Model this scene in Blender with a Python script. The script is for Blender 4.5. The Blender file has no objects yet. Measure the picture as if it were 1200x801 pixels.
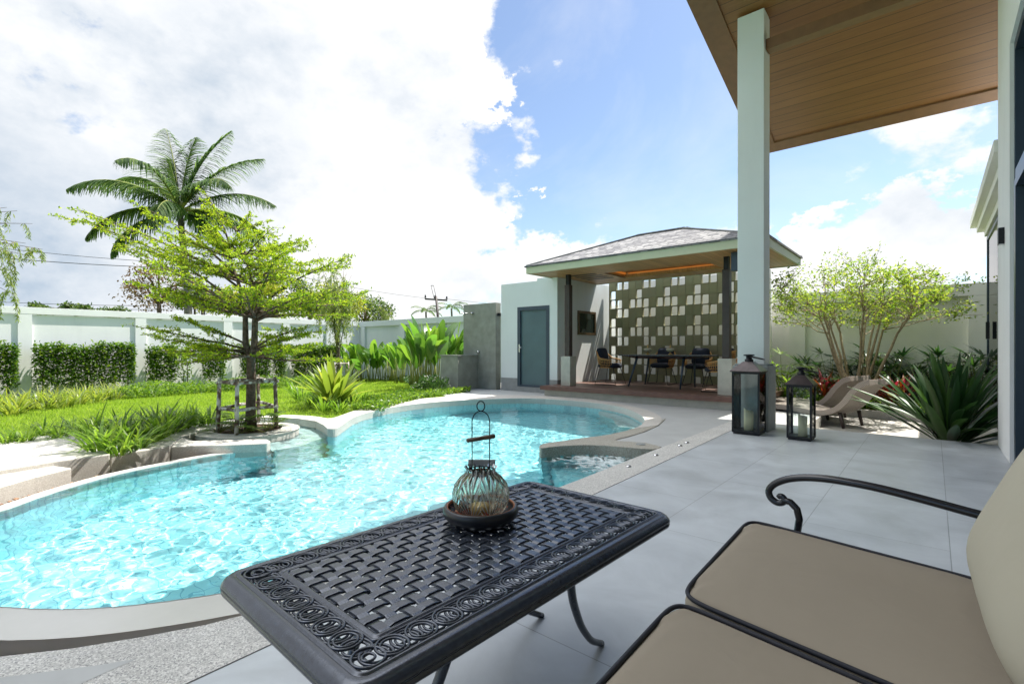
import bpy, math, random
import numpy as np
from mathutils import Vector
random.seed(7); RNG = np.random.default_rng(11)
S = bpy.context.scene
C = S.collection
PI = math.pi
R = math.radians

# ------------------------------------------------------------- camera
F = 580.0; HOR = 407.0; TH = R(40.4); CT, ST = math.cos(TH), math.sin(TH)
H = 1.1
cam_d = bpy.data.cameras.new('camera'); cam = bpy.data.objects.new('camera', cam_d); C.objects.link(cam)
cam_d.sensor_width = 36; cam_d.lens = F/1200*36; cam_d.shift_y = (HOR-400.5)/1200
cam_d.clip_start = 0.05; cam_d.clip_end = 5000
cam.location = (0, 0, H); cam.rotation_euler = (R(90), 0, TH)
S.camera = cam

# ------------------------------------------------------------- light
SUN = Vector((0.19, 0.46, 1.0)).normalized()
SUN_EL = math.asin(SUN.z)
sl = bpy.data.lights.new('sun', 'SUN'); sl.energy = 3.3; sl.angle = R(0.53); sl.color = (1.0, 0.955, 0.88)
so = bpy.data.objects.new('sun', sl); C.objects.link(so); so.location = (6, 8, 25)
so.rotation_euler = SUN.to_track_quat('Z', 'Y').to_euler()
S.view_settings.view_transform = 'Standard'; S.view_settings.look = 'None'
S.view_settings.gamma = 1; S.view_settings.use_curve_mapping = False
S.view_settings.exposure = 1.5
S.render.engine = 'CYCLES'
S.cycles.use_denoising = True
S.cycles.max_bounces = 8; S.cycles.diffuse_bounces = 4; S.cycles.transparent_max_bounces = 16
S.cycles.transmission_bounces = 6
S.cycles.sample_clamp_indirect = 6
S.cycles.caustics_reflective = False

def ray(px, py):
    a = (px-600)/F; b = -(py-HOR)/F
    return Vector((-ST + a*CT, CT + a*ST, b))
def P(px, py, z=0.0):            # point on the horizontal plane z
    d = ray(px, py); t = (z-H)/d.z
    return Vector((d.x*t, d.y*t, z))
def PD(px, py, depth):           # point at a given distance in front
    d = ray(px, py); return Vector((d.x*depth, d.y*depth, H + d.z*depth))
def PY(px, py, Y):
    d = ray(px, py); t = Y/d.y; return Vector((d.x*t, Y, H+d.z*t))
def PX(px, py, X):
    d = ray(px, py); t = X/d.x; return Vector((X, d.y*t, H+d.z*t))
def lawn_z(x, y):
    a = np.clip((-np.asarray(x, float)-8.0)/12.0, 0, 1)
    b = np.clip((np.asarray(y, float)-9.8)/3.2, 0, 1)*(np.asarray(x, float) < -9.6)
    m = np.maximum(a, b)
    return -0.02 - 0.31*m*m*(3-2*m)

# ------------------------------------------------------------- nodes
def mat(name):
    m = bpy.data.materials.new(name); m.use_nodes = True
    nt = m.node_tree; b = nt.nodes['Principled BSDF']
    return m, nt, b
def N(nt, t, **kw):
    n = nt.nodes.new(t)
    for k, v in kw.items():
        if k in n.inputs: n.inputs[k].default_value = v
        else: setattr(n, k, v)
    return n
def L(nt, a, b): nt.links.new(a, b)
def ramp(nt, fac, stops):
    r = nt.nodes.new('ShaderNodeValToRGB'); cr = r.color_ramp
    while len(cr.elements) < len(stops): cr.elements.new(0.5)
    for e, (p, c) in zip(cr.elements, stops): e.position = p; e.color = (*c, 1) if len(c) == 3 else c
    L(nt, fac, r.inputs[0]); return r.outputs[0]
def simple(name, col, rough=0.5, metal=0.0, var=0.12, scale=6.0, bump=0.0, bscale=60.0, spec=0.5, detail=6):
    m, nt, b = mat(name)
    b.inputs['Roughness'].default_value = rough; b.inputs['Metallic'].default_value = metal
    b.inputs['Specular IOR Level'].default_value = spec
    tc = N(nt, 'ShaderNodeTexCoord')
    no = N(nt, 'ShaderNodeTexNoise', Scale=scale, Detail=detail); L(nt, tc.outputs['Object'], no.inputs['Vector'])
    lo = tuple(c*(1-var) for c in col); hi = tuple(min(1, c*(1+var)) for c in col)
    L(nt, ramp(nt, no.outputs[0], [(0.3, lo), (0.7, hi)]), b.inputs['Base Color'])
    if bump:
        n2 = N(nt, 'ShaderNodeTexNoise', Scale=bscale, Detail=4.0); L(nt, tc.outputs['Object'], n2.inputs['Vector'])
        bp = N(nt, 'ShaderNodeBump', Strength=bump, Distance=0.01)
        L(nt, n2.outputs[0], bp.inputs['Height']); L(nt, bp.outputs[0], b.inputs['Normal'])
    return m
def leafmat(name, cols, trans=0.4, gloss=0.35, rough=0.4):
    m = bpy.data.materials.new(name); m.use_nodes = True; nt = m.node_tree; nt.nodes.clear()
    out = N(nt, 'ShaderNodeOutputMaterial')
    geo = N(nt, 'ShaderNodeNewGeometry')
    stops = [(i/(len(cols)-1), c) for i, c in enumerate(cols)]
    col = ramp(nt, geo.outputs['Random Per Island'], stops)
    p = N(nt, 'ShaderNodeBsdfPrincipled', Roughness=rough); p.inputs['Specular IOR Level'].default_value = gloss
    L(nt, col, p.inputs['Base Color'])
    tr = N(nt, 'ShaderNodeBsdfTranslucent')
    hs = N(nt, 'ShaderNodeHueSaturation', Hue=0.495, Saturation=1.05, Value=2.2); L(nt, col, hs.inputs['Color'])
    L(nt, hs.outputs[0], tr.inputs['Color'])
    mx = N(nt, 'ShaderNodeMixShader', Fac=trans); L(nt, p.outputs[0], mx.inputs[1]); L(nt, tr.outputs[0], mx.inputs[2])
    L(nt, mx.outputs[0], out.inputs[0])
    return m

# world: Nishita sky with procedural cumulus
def make_world():
    w = bpy.data.worlds.new('World'); S.world = w; w.use_nodes = True
    nt = w.node_tree; nt.nodes.clear()
    out = N(nt, 'ShaderNodeOutputWorld')
    sky = N(nt, 'ShaderNodeTexSky'); sky.sky_type = 'NISHITA'; sky.sun_disc = False
    sky.sun_elevation = SUN_EL; sky.sun_rotation = math.atan2(SUN.x, SUN.y)
    sky.air_density = 1.0; sky.dust_density = 0.8; sky.ozone_density = 1.3
    bg = N(nt, 'ShaderNodeBackground', Strength=0.072); L(nt, sky.outputs[0], bg.inputs[0])
    tc = N(nt, 'ShaderNodeTexCoord')
    nrm = N(nt, 'ShaderNodeVectorMath', operation='NORMALIZE'); L(nt, tc.outputs['Generated'], nrm.inputs[0])
    D = nrm.outputs[0]
    # warp directions
    def noise(scale, det=8, rough=0.55, vec=None, dist=0.0):
        n = N(nt, 'ShaderNodeTexNoise', Scale=scale, Detail=float(det), Roughness=rough, Distortion=dist)
        L(nt, vec or D, n.inputs['Vector']); return n.outputs[0]
    mp = N(nt, 'ShaderNodeMapping'); mp.inputs['Scale'].default_value = (1, 1, 1.5); L(nt, D, mp.inputs[0])
    nf = noise(3.2, 12, 0.56, mp.outputs[0], 0.0)
    nd = noise(8.5, 8, 0.6, mp.outputs[0], 0.0)
    def math_(op, a, b=None, c=None, clamp=False):
        n = N(nt, 'ShaderNodeMath', operation=op); n.use_clamp = clamp
        for i, v in enumerate((a, b, c)):
            if v is None: continue
            if isinstance(v, (int, float)): n.inputs[i].default_value = v
            else: L(nt, v, n.inputs[i])
        return n.outputs[0]
    wn_ = N(nt, 'ShaderNodeTexNoise', Scale=5.0, Detail=9.0, Roughness=0.62); L(nt, mp.outputs[0], wn_.inputs['Vector'])
    wo = N(nt, 'ShaderNodeVectorMath', operation='MULTIPLY_ADD'); L(nt, wn_.outputs['Color'], wo.inputs[0]); wo.inputs[1].default_value = (.34, .34, .34)
    ws = N(nt, 'ShaderNodeVectorMath', operation='ADD'); L(nt, D, ws.inputs[0]); ws.inputs[1].default_value = (-.17, -.17, -.17); L(nt, ws.outputs[0], wo.inputs[2]); DW = wo.outputs[0]
    def blob(px, py, rad, wgt, soft=1.0):
        d = ray(px, py).normalized()
        vm = N(nt, 'ShaderNodeVectorMath', operation='DISTANCE'); L(nt, DW, vm.inputs[0]); vm.inputs[1].default_value = d
        mr = N(nt, 'ShaderNodeMapRange'); mr.interpolation_type = 'SMOOTHSTEP'
        mr.inputs['From Min'].default_value = rad*(1+0.5*soft); mr.inputs['From Max'].default_value = rad*(1-0.5*soft)
        mr.inputs['To Min'].default_value = 0; mr.inputs['To Max'].default_value = wgt
        L(nt, vm.outputs[1], mr.inputs[0]); return mr.outputs[0]
    blobs = [(60,-60,0.60,.80,.5),(150,120,0.62,.80,.4),(300,60,0.24,.95,.5),(410,100,0.17,1,.6),(330,250,0.42,.84,.5),(480,235,0.13,.95,.9),
             (500,55,0.05,.8,1.2),(577,108,0.050,1.15,1.3),(592,235,0.048,1.15,1.3),(440,310,0.20,1,.5),(0,330,0.5,.9,.6),
             (640,345,0.12,.72,.9),(560,335,0.10,.8,.8),(965,275,0.065,.95,1.0),(1070,300,0.12,.95,.9),(1150,262,0.07,.9,1.0),(860,320,0.12,.72,.9),(1000,330,0.13,.9,.8),(740,300,.12,.45,1.0),(1080,190,.14,.42,1.0),
             (-300,100,0.8,.9,.5),(-200,-600,0.7,.8,.5)]
    acc = None
    for b in blobs:
        o = blob(*b); acc = o if acc is None else math_('MAXIMUM', acc, o)
    # cover elsewhere: scattered
    f = math_('MULTIPLY_ADD', nf, 1.6, acc)                 # field = acc + 1.5*noise
    f = math_('MULTIPLY_ADD', nd, 0.80, f)
    f = math_('SUBTRACT', f, 1.68)
    dens = N(nt, 'ShaderNodeMapRange'); dens.interpolation_type = 'SMOOTHSTEP'
    dens.inputs['From Min'].default_value = 0.0; dens.inputs['From Max'].default_value = 0.20
    L(nt, f, dens.inputs[0])
    # thin veil
    veil = noise(2.2, 6, 0.62, mp.outputs[0], 0.6)
    vm_ = N(nt, 'ShaderNodeMapRange'); vm_.inputs['From Min'].default_value = 0.45; vm_.inputs['From Max'].default_value = 0.85
    vm_.inputs['To Max'].default_value = 0.38; L(nt, veil, vm_.inputs[0])
    fac = math_('MAXIMUM', dens.outputs[0], vm_.outputs[0])
    # cloud relief: compare the density with a sample slightly sunwards, plus soft grey bases
    def shifted(dx):
        m2 = N(nt, 'ShaderNodeMapping'); m2.inputs['Scale'].default_value = (1, 1, 1.5); m2.inputs['Location'].default_value = dx; L(nt, D, m2.inputs[0]); return m2.outputs[0]
    up1 = shifted((0.004, 0.02, 0.045)); up2 = shifted((0.01, 0.04, 0.11))
    r1 = math_('SUBTRACT', noise(8.5, 8, 0.6, up1), nd); r2 = math_('SUBTRACT', noise(3.2, 12, 0.56, up2), nf)
    rel = math_('MULTIPLY_ADD', r1, 1.3, math_('MULTIPLY', r2, 2.6))
    rel = math_('ADD', rel, 0.10, clamp=True)
    g = blob(60, 275, 0.42, 1.15, 1.0); g2 = blob(140, 60, 0.5, 0.5, 1.0); g3 = blob(300, 330, .3, .35, 1.0)
    n3 = math_('MULTIPLY_ADD', noise(2.6, 8, 0.6, mp.outputs[0]), 2.6, -0.95, clamp=True)
    sh = math_('MULTIPLY', math_('MAXIMUM', math_('MAXIMUM', g, g2), g3), n3)
    sh = math_('MULTIPLY', sh, 0.9)
    sh = math_('ADD', math_('MULTIPLY', rel, 0.55), sh, clamp=True)
    cc = N(nt, 'ShaderNodeMixRGB'); L(nt, sh, cc.inputs[0])
    cc.inputs[1].default_value = (1.0, 1.0, 1.0, 1); cc.inputs[2].default_value = (0.44, 0.54, 0.66, 1)
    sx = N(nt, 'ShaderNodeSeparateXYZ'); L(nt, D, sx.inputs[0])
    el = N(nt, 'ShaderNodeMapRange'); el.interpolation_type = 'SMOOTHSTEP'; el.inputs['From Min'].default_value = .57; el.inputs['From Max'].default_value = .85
    el.inputs['To Min'].default_value = 0.40; el.inputs['To Max'].default_value = 1.5; L(nt, sx.outputs[2], el.inputs[0])  # overhead clouds, out of view, made brighter to lift the shaded areas
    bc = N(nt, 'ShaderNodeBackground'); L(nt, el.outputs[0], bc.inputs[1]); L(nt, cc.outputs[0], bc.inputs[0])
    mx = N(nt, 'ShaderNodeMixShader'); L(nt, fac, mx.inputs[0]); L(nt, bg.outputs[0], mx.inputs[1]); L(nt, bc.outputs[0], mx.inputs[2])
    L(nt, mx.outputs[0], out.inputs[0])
make_world()

# ------------------------------------------------------------- mesh builder
OFF = {}
class MB:
    def __init__(s): s.v = []; s.f = []; s.fm = []; s.smooth = []
    def add(s, vs, fs, m=0, sm=False):
        o = len(s.v); s.v.extend([tuple(v) for v in vs]); s.f.extend([tuple(i+o for i in f) for f in fs])
        s.fm.extend([m]*len(fs)); s.smooth.extend([sm]*len(fs))
    def box(s, x0, x1, y0, y1, z0, z1, m=0):
        s.add([(x0,y0,z0),(x1,y0,z0),(x1,y1,z0),(x0,y1,z0),(x0,y0,z1),(x1,y0,z1),(x1,y1,z1),(x0,y1,z1)],
              [(0,3,2,1),(4,5,6,7),(0,1,5,4),(1,2,6,5),(2,3,7,6),(3,0,4,7)], m)
        return s
    def obox(s, c, ax, ay, az, m=0):          # oriented box: centre and half-axis vectors
        c, ax, ay, az = map(Vector, (c, ax, ay, az)); vs = []
        for k in (-1, 1):
            for (i, j) in ((-1,-1),(1,-1),(1,1),(-1,1)): vs.append(c+ax*i+ay*j+az*k)
        s.add(vs, [(0,3,2,1),(4,5,6,7),(0,1,5,4),(1,2,6,5),(2,3,7,6),(3,0,4,7)], m); return s
    def bar(s, a, b, w, h, m=0, up=(0,0,1)):
        a, b = Vector(a), Vector(b); d = (b-a); l = d.length; d.normalize(); u = Vector(up)
        if abs(d.dot(u)) > .98: u = Vector((0,1,0))
        r = d.cross(u).normalized(); u = r.cross(d)
        return s.obox((a+b)/2, d*l/2, r*w/2, u*h/2, m)
    def prism(s, poly, z0, z1, m=0):
        poly = [Vector((p[0], p[1])) for p in poly]
        ar = sum(poly[i].x*poly[(i+1) % len(poly)].y-poly[(i+1) % len(poly)].x*poly[i].y for i in range(len(poly)))
        if ar < 0: poly = poly[::-1]
        n = len(poly)
        vs = [(p.x, p.y, z0) for p in poly]+[(p.x, p.y, z1) for p in poly]
        from mathutils.geometry import tessellate_polygon
        tris = tessellate_polygon([[Vector((p.x, p.y, 0)) for p in poly]])
        fs = []
        for t in tris:
            a, b, c = (poly[i] for i in t)
            if (b-a).cross(c-a) < 0: t = (t[0], t[2], t[1])
            fs.append(tuple(i+n for i in t)); fs.append(tuple(reversed(t)))
        fs += [(i, (i+1) % n, (i+1) % n+n, i+n) for i in range(n)]
        s.add(vs, fs, m); return s
    def tube(s, path, rad, sides=8, m=0, cap=True, sm=True):
        path = [Vector(p) for p in path]
        if isinstance(rad, (int, float)): rad = [rad]*len(path)
        vs = []; fs = []; prev = None
        for i, p in enumerate(path):
            t = (path[min(i+1, len(path)-1)]-path[max(i-1, 0)])
            if t.length < 1e-9: t = Vector((0,0,1))
            t.normalize()
            if prev is None:
                u = Vector((0,0,1)) if abs(t.z) < .9 else Vector((1,0,0))
                u = (u-t*u.dot(t)).normalized()
            else:
                u = (prev-t*prev.dot(t))
                u = u.normalized() if u.length > 1e-6 else Vector((1,0,0))
            prev = u; w = t.cross(u)
            for k in range(sides):
                a = 2*PI*k/sides; vs.append(p+(u*math.cos(a)+w*math.sin(a))*rad[i])
        for i in range(len(path)-1):
            for k in range(sides):
                a = i*sides+k; b = i*sides+(k+1) % sides; fs.append((a, b, b+sides, a+sides))
        if cap:
            fs.append(tuple(range(sides))[::-1]); fs.append(tuple(range(len(vs)-sides, len(vs))))
        s.add(vs, fs, m, sm); return s
    def lathe(s, prof, c=(0,0,0), seg=32, m=0, sx=1, sy=1, sm=True):
        vs = []; fs = []
        for (r, z) in prof:
            for k in range(seg):
                a = 2*PI*k/seg; vs.append((c[0]+r*math.cos(a)*sx, c[1]+r*math.sin(a)*sy, c[2]+z))
        for i in range(len(prof)-1):
            for k in range(seg):
                a = i*seg+k; b = i*seg+(k+1) % seg; fs.append((a, b, b+seg, a+seg))
        s.add(vs, fs, m, sm); return s
    def torus(s, c, R1, r, n=24, k=6, m=0, ax=(1,0,0), ay=(0,1,0), sx=1, sy=1):
        c = Vector(c); ax = Vector(ax); ay = Vector(ay); az = ax.cross(ay); vs = []; fs = []
        for i in range(n):
            a = 2*PI*i/n; d = ax*math.cos(a)*sx+ay*math.sin(a)*sy; dn = (ax*math.cos(a)*sy+ay*math.sin(a)*sx).normalized()
            for j in range(k):
                b = 2*PI*j/k; vs.append(c+d*R1+(dn*math.cos(b)+az*math.sin(b))*r)
        for i in range(n):
            for j in range(k):
                fs.append((i*k+j, ((i+1) % n)*k+j, ((i+1) % n)*k+(j+1) % k, i*k+(j+1) % k))
        s.add(vs, fs, m, True); return s
    def npadd(s, V, Fc, m=0, sm=False):
        o = len(s.v); s.v.extend(map(tuple, V.tolist())); s.f.extend(map(tuple, (Fc+o).tolist()))
        s.fm.extend([m]*len(Fc)); s.smooth.extend([sm]*len(Fc)); return s
    def build(s, name, mats, parent=None, bevel=0.0, label=None, weld=False):
        if not isinstance(mats, (list, tuple)): mats = [mats]
        off = OFF.get(parent.name, Vector((0,0,0))) if parent else Vector((0,0,0))
        me = bpy.data.meshes.new(name)
        V = np.array(s.v, dtype=float)
        if parent: V = V-np.array(off)
        me.from_pydata(V.tolist(), [], s.f)
        for mm in mats: me.materials.append(mm)
        if any(s.fm): me.polygons.foreach_set('material_index', s.fm)
        if any(s.smooth): me.polygons.foreach_set('use_smooth', s.smooth)
        me.update()
        o = bpy.data.objects.new(name, me); C.objects.link(o)
        if parent:
            o.parent = parent; OFF[o.name] = off
        if bevel:
            b = o.modifiers.new('bevel', 'BEVEL'); b.width = bevel; b.segments = 2; b.limit_method = 'ANGLE'; b.angle_limit = R(50)
        if label: o['label'] = label
        return o
def thing(name, label, cat, loc=(0,0,0), group=None):
    o = bpy.data.objects.new(name, None); C.objects.link(o); o.location = loc; o.empty_display_size = 0.1
    o['label'] = label; o['category'] = cat
    if group: o['group'] = group
    OFF[o.name] = Vector(loc); return o
def tag(o, label, cat, group=None):
    o['label'] = label; o['category'] = cat
    if group: o['group'] = group
    return o
def struct(o): o['kind'] = 'structure'; return o
def stuff(o, label, cat): o['kind'] = 'stuff'; o['label'] = label; o['category'] = cat; return o
def copy_thing(root, loc, rz=0.0, label=None, scale=1.0):
    def rec(o, par):
        c = o.copy(); C.objects.link(c); c.parent = par
        for ch in list(o.children): rec(ch, c)
        return c
    r = rec(root, None); r.location = loc; r.rotation_euler = (0, 0, rz); r.scale = (scale,)*3
    if label: r['label'] = label
    return r

# foliage primitives -------------------------------------------------
def blades(mb, base, az, el, Ln, W, droop, k=5, prof=None, fold=0.0, m=0, twist=None):
    """base (n,3); az, el, Ln, W, droop arrays (n,); strips of k segments bending down"""
    n = len(base); base = np.asarray(base, float)
    az = np.broadcast_to(az, n); el = np.broadcast_to(el, n); Ln = np.broadcast_to(Ln, n); W = np.broadcast_to(W, n); droop = np.broadcast_to(droop, n)
    if prof is None: prof = lambda t: np.sin(np.clip(t, 0, 1)**0.6*PI*0.96+0.12)**0.7
    ts = np.linspace(0, 1, k+1); p = base.copy(); pts = [p.copy()]
    for i in range(k):
        t = (ts[i]+ts[i+1])/2
        e = el-droop*t**1.3
        d = np.stack([np.cos(az)*np.cos(e), np.sin(az)*np.cos(e), np.sin(e)], 1)
        p = p+d*(Ln/k)[:, None]; pts.append(p.copy())
    side = np.stack([-np.sin(az), np.cos(az), np.zeros(n)], 1)
    if twist is not None:
        side = side*np.cos(twist)[:, None]+np.array([0,0,1.0])*np.sin(twist)[:, None]
    cols = 3 if fold else 2
    V = np.zeros((n, k+1, cols, 3))
    for i in range(k+1):
        w = (W*prof(ts[i])/2)[:, None]
        if fold:
            V[:, i, 0] = pts[i]-side*w+np.array([0,0,1.0])*w*fold; V[:, i, 1] = pts[i]; V[:, i, 2] = pts[i]+side*w+np.array([0,0,1.0])*w*fold
        else:
            V[:, i, 0] = pts[i]-side*w; V[:, i, 1] = pts[i]+side*w
    idx = np.arange(n*(k+1)*cols).reshape(n, k+1, cols); Fs = []
    for c in range(cols-1):
        Fs.append(np.stack([idx[:, :-1, c], idx[:, :-1, c+1], idx[:, 1:, c+1], idx[:, 1:, c]], -1).reshape(-1, 4))
    mb.npadd(V.reshape(-1, 3), np.concatenate(Fs), m, True)
def leaves(mb, pos, d, Ln, W, m=0, rng=RNG, up=None, updist=0.6):
    """diamond leaves at pos pointing along d"""
    pos = np.asarray(pos, float); n = len(pos)
    if n == 0: return
    d = np.asarray(d, float); d = d/np.maximum(np.linalg.norm(d, axis=1), 1e-6)[:, None]
    r = rng.normal(size=(n, 3)); r += np.array([0, 0, 1.0])*0 
    nrm = rng.normal(size=(n, 3))*updist+np.array([0, 0, 1.0])
    s = np.cross(d, nrm); s /= np.maximum(np.linalg.norm(s, axis=1), 1e-6)[:, None]
    Ln = np.broadcast_to(Ln, n)[:, None]; W = np.broadcast_to(W, n)[:, None]
    V = np.stack([pos, pos+d*Ln*0.5-s*W*0.5, pos+d*Ln, pos+d*Ln*0.5+s*W*0.5], 1)
    mb.npadd(V.reshape(-1, 3), np.arange(n*4).reshape(n, 4), m)
def rdir(n, rng=RNG):
    v = rng.normal(size=(n, 3)); return v/np.linalg.norm(v, axis=1)[:, None]
def pip(poly, x, y):
    x = np.asarray(x); y = np.asarray(y); ins = np.zeros(x.shape, bool); n = len(poly)
    for i in range(n):
        x1, y1 = poly[i][0], poly[i][1]; x2, y2 = poly[(i+1) % n][0], poly[(i+1) % n][1]
        c = ((y1 > y) != (y2 > y)); xi = (x2-x1)*(y-y1)/((y2-y1) if y2 != y1 else 1e-9)+x1
        ins ^= c & (x < xi)
    return ins
def densify(pts, step, closed=True):
    out = []; n = len(pts)
    for i in range(n if closed else n-1):
        a, b = Vector(pts[i][:2]), Vector(pts[(i+1) % n][:2]); k = max(1, int(math.ceil((b-a).length/step)))
        for j in range(k): out.append(a+(b-a)*j/k)
    if not closed: out.append(Vector(pts[-1][:2]))
    return out
def smooth_line(pts, it=2):
    pts = [Vector(p[:2]) for p in pts]
    for _ in range(it):
        q = [pts[0]]
        for a, b in zip(pts[:-1], pts[1:]): q += [a*.75+b*.25, a*.25+b*.75]
        q.append(pts[-1]); pts = q
    return pts
def sheet(outline, holes, step=0.0, zf=None, z=0.0):
    """triangulated flat region with holes -> MB"""
    from mathutils.geometry import delaunay_2d_cdt
    vs = []; es = []
    for lp in [outline]+holes:
        o = len(vs); lp = [Vector(p[:2]) for p in lp]; vs += lp; es += [(o+i, o+(i+1) % len(lp)) for i in range(len(lp))]
    if step:
        xs = [p[0] for p in outline]; ys = [p[1] for p in outline]
        gx, gy = np.meshgrid(np.arange(min(xs), max(xs), step), np.arange(min(ys), max(ys), step)); gx = gx.ravel()+.013; gy = gy.ravel()+.017
        k = pip(outline, gx, gy)
        for h in holes: k &= ~pip(h, gx, gy)
        vs += [Vector((float(a), float(b))) for a, b in zip(gx[k], gy[k])]
    V, E, Fc, *_ = delaunay_2d_cdt(vs, es, [], 0, 1e-5)
    V = np.array([(v.x, v.y) for v in V]); Fc = np.array([f for f in Fc if len(f) == 3])
    cen = V[Fc].mean(1); k = pip(outline, cen[:, 0], cen[:, 1])
    for h in holes: k &= ~pip(h, cen[:, 0], cen[:, 1])
    Fc = Fc[k]
    a, b, c = V[Fc[:, 0]], V[Fc[:, 1]], V[Fc[:, 2]]
    neg = ((b-a)[:, 0]*(c-a)[:, 1]-(b-a)[:, 1]*(c-a)[:, 0]) < 0
    Fc[neg] = Fc[neg][:, [0, 2, 1]]
    Z = np.full(len(V), z) if zf is None else zf(V[:, 0], V[:, 1])
    mb = MB(); mb.npadd(np.column_stack([V, Z]), Fc); return mb
# ------------------------------------------------------------- materials
def tile_mat(name, col, grout, bw, bh, mortar, rough=0.4, var=0.05, off=0.0, bump=0.3, nscale=3.0, spec=0.5, rot=0.0, loc=(0,0,0), rough2=None, tilevar=0.04):
    m, nt, b = mat(name)
    tc = N(nt, 'ShaderNodeTexCoord'); mp = N(nt, 'ShaderNodeMapping'); mp.inputs['Rotation'].default_value = (0, 0, rot); mp.inputs['Location'].default_value = loc
    L(nt, tc.outputs['Object'], mp.inputs[0])
    br = N(nt, 'ShaderNodeTexBrick', Scale=1.0); br.offset = off; br.squash = 1.0
    br.inputs['Mortar Size'].default_value = mortar; br.inputs['Brick Width'].default_value = bw; br.inputs['Row Height'].default_value = bh
    br.inputs['Mortar Smooth'].default_value = 0.1
    br.inputs['Color1'].default_value = (*[c*(1-tilevar) for c in col], 1); br.inputs['Color2'].default_value = (*[min(1, c*(1+tilevar)) for c in col], 1)
    br.inputs['Mortar'].default_value = (*grout, 1); L(nt, mp.outputs[0], br.inputs[0])
    no = N(nt, 'ShaderNodeTexNoise', Scale=nscale, Detail=8.0, Roughness=0.6, Distortion=0.6); L(nt, tc.outputs['Object'], no.inputs[0])
    mr = N(nt, 'ShaderNodeMapRange'); mr.inputs['To Min'].default_value = 1-var*2; mr.inputs['To Max'].default_value = 1+var*2; L(nt, no.outputs[0], mr.inputs[0])
    mu = N(nt, 'ShaderNodeVectorMath', operation='SCALE'); L(nt, br.outputs[0], mu.inputs[0]); L(nt, mr.outputs[0], mu.inputs['Scale'])
    L(nt, mu.outputs[0], b.inputs['Base Color'])
    b.inputs['Specular IOR Level'].default_value = spec
    rr = N(nt, 'ShaderNodeMapRange'); rr.inputs['To Min'].default_value = rough-0.08; rr.inputs['To Max'].default_value = rough+0.12; L(nt, no.outputs[0], rr.inputs[0]); L(nt, rr.outputs[0], b.inputs['Roughness'])
    bp = N(nt, 'ShaderNodeBump', Strength=bump, Distance=0.004); inv = N(nt, 'ShaderNodeMath', operation='MULTIPLY_ADD')
    n2 = N(nt, 'ShaderNodeTexNoise', Scale=14.0, Detail=6.0); L(nt, tc.outputs['Object'], n2.inputs[0])
    L(nt, br.outputs['Fac'], inv.inputs[0]); inv.inputs[1].default_value = -1.0; L(nt, n2.outputs[0], inv.inputs[2])
    L(nt, inv.outputs[0], bp.inputs['Height']); L(nt, bp.outputs[0], b.inputs['Normal'])
    return m
def speckle(name, c1, c2, c3, scale=260.0, rough=0.75, bump=0.25):
    m, nt, b = mat(name); tc = N(nt, 'ShaderNodeTexCoord')
    vo = N(nt, 'ShaderNodeTexVoronoi', Scale=scale); L(nt, tc.outputs['Object'], vo.inputs[0])
    sp = N(nt, 'ShaderNodeSeparateColor'); L(nt, vo.outputs['Color'], sp.inputs[0])
    cr = ramp(nt, sp.outputs[0], [(0.0, c1), (0.25, c2), (0.6, c2), (0.8, c3)])
    no = N(nt, 'ShaderNodeTexNoise', Scale=2.5, Detail=7.0); L(nt, tc.outputs['Object'], no.inputs[0])
    mr = N(nt, 'ShaderNodeMapRange'); mr.inputs['To Min'].default_value = 0.82; mr.inputs['To Max'].default_value = 1.16; L(nt, no.outputs[0], mr.inputs[0])
    mu = N(nt, 'ShaderNodeVectorMath', operation='SCALE'); L(nt, cr, mu.inputs[0]); L(nt, mr.outputs[0], mu.inputs['Scale']); L(nt, mu.outputs[0], b.inputs['Base Color'])
    b.inputs['Roughness'].default_value = rough
    bp = N(nt, 'ShaderNodeBump', Strength=bump, Distance=0.002); L(nt, vo.outputs['Distance'], bp.inputs['Height']); L(nt, bp.outputs[0], b.inputs['Normal'])
    return m
M = {}
M['terrace'] = tile_mat('terrace_tile', (0.51, 0.545, 0.57), (0.27, 0.29, 0.30), 1.36, 0.68, 0.0020, rough=0.34, var=0.22, off=0.5, bump=0.55, nscale=2.2, rot=R(90), loc=(0.15, 0.61, 0), spec=0.5, tilevar=.025)
M['paving'] = tile_mat('grey_paving', (0.42, 0.43, 0.42), (0.3, 0.3, 0.3), 6, 6, 0.001, rough=0.6, var=0.1, bump=0.15)
M['granite'] = speckle('grey_granite_wash', (0.24,0.24,0.235), (0.50,0.49,0.46), (0.70,0.69,0.65), 210)
M['granite_w'] = speckle('pale_granite', (0.32,0.30,0.27), (0.48,0.455,0.41), (0.62,0.60,0.56), 300)
M['rim'] = simple('white_rim', (0.62, 0.61, 0.57), 0.25, var=0.05, scale=3, bump=0.08, bscale=30)
M['pooltile'] = tile_mat('pool_tile', (0.43, 0.82, 0.87), (0.22, 0.55, 0.66), 0.10, 0.10, 0.0042, rough=0.3, var=0.05, nscale=1.3, tilevar=.06)
M['poolwall'] = M['pooltile']
M['shallow'] = simple('pale_ledge', (0.60, 0.68, 0.66), 0.4, var=0.05, scale=3)
M['soil'] = simple('soil', (0.09, 0.055, 0.035), 0.95, var=0.4, scale=12, bump=0.8, bscale=40)
M['pebble'] = simple('brown_pebbles', (0.34, 0.21, 0.13), 0.7, var=0.5, scale=14)
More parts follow.
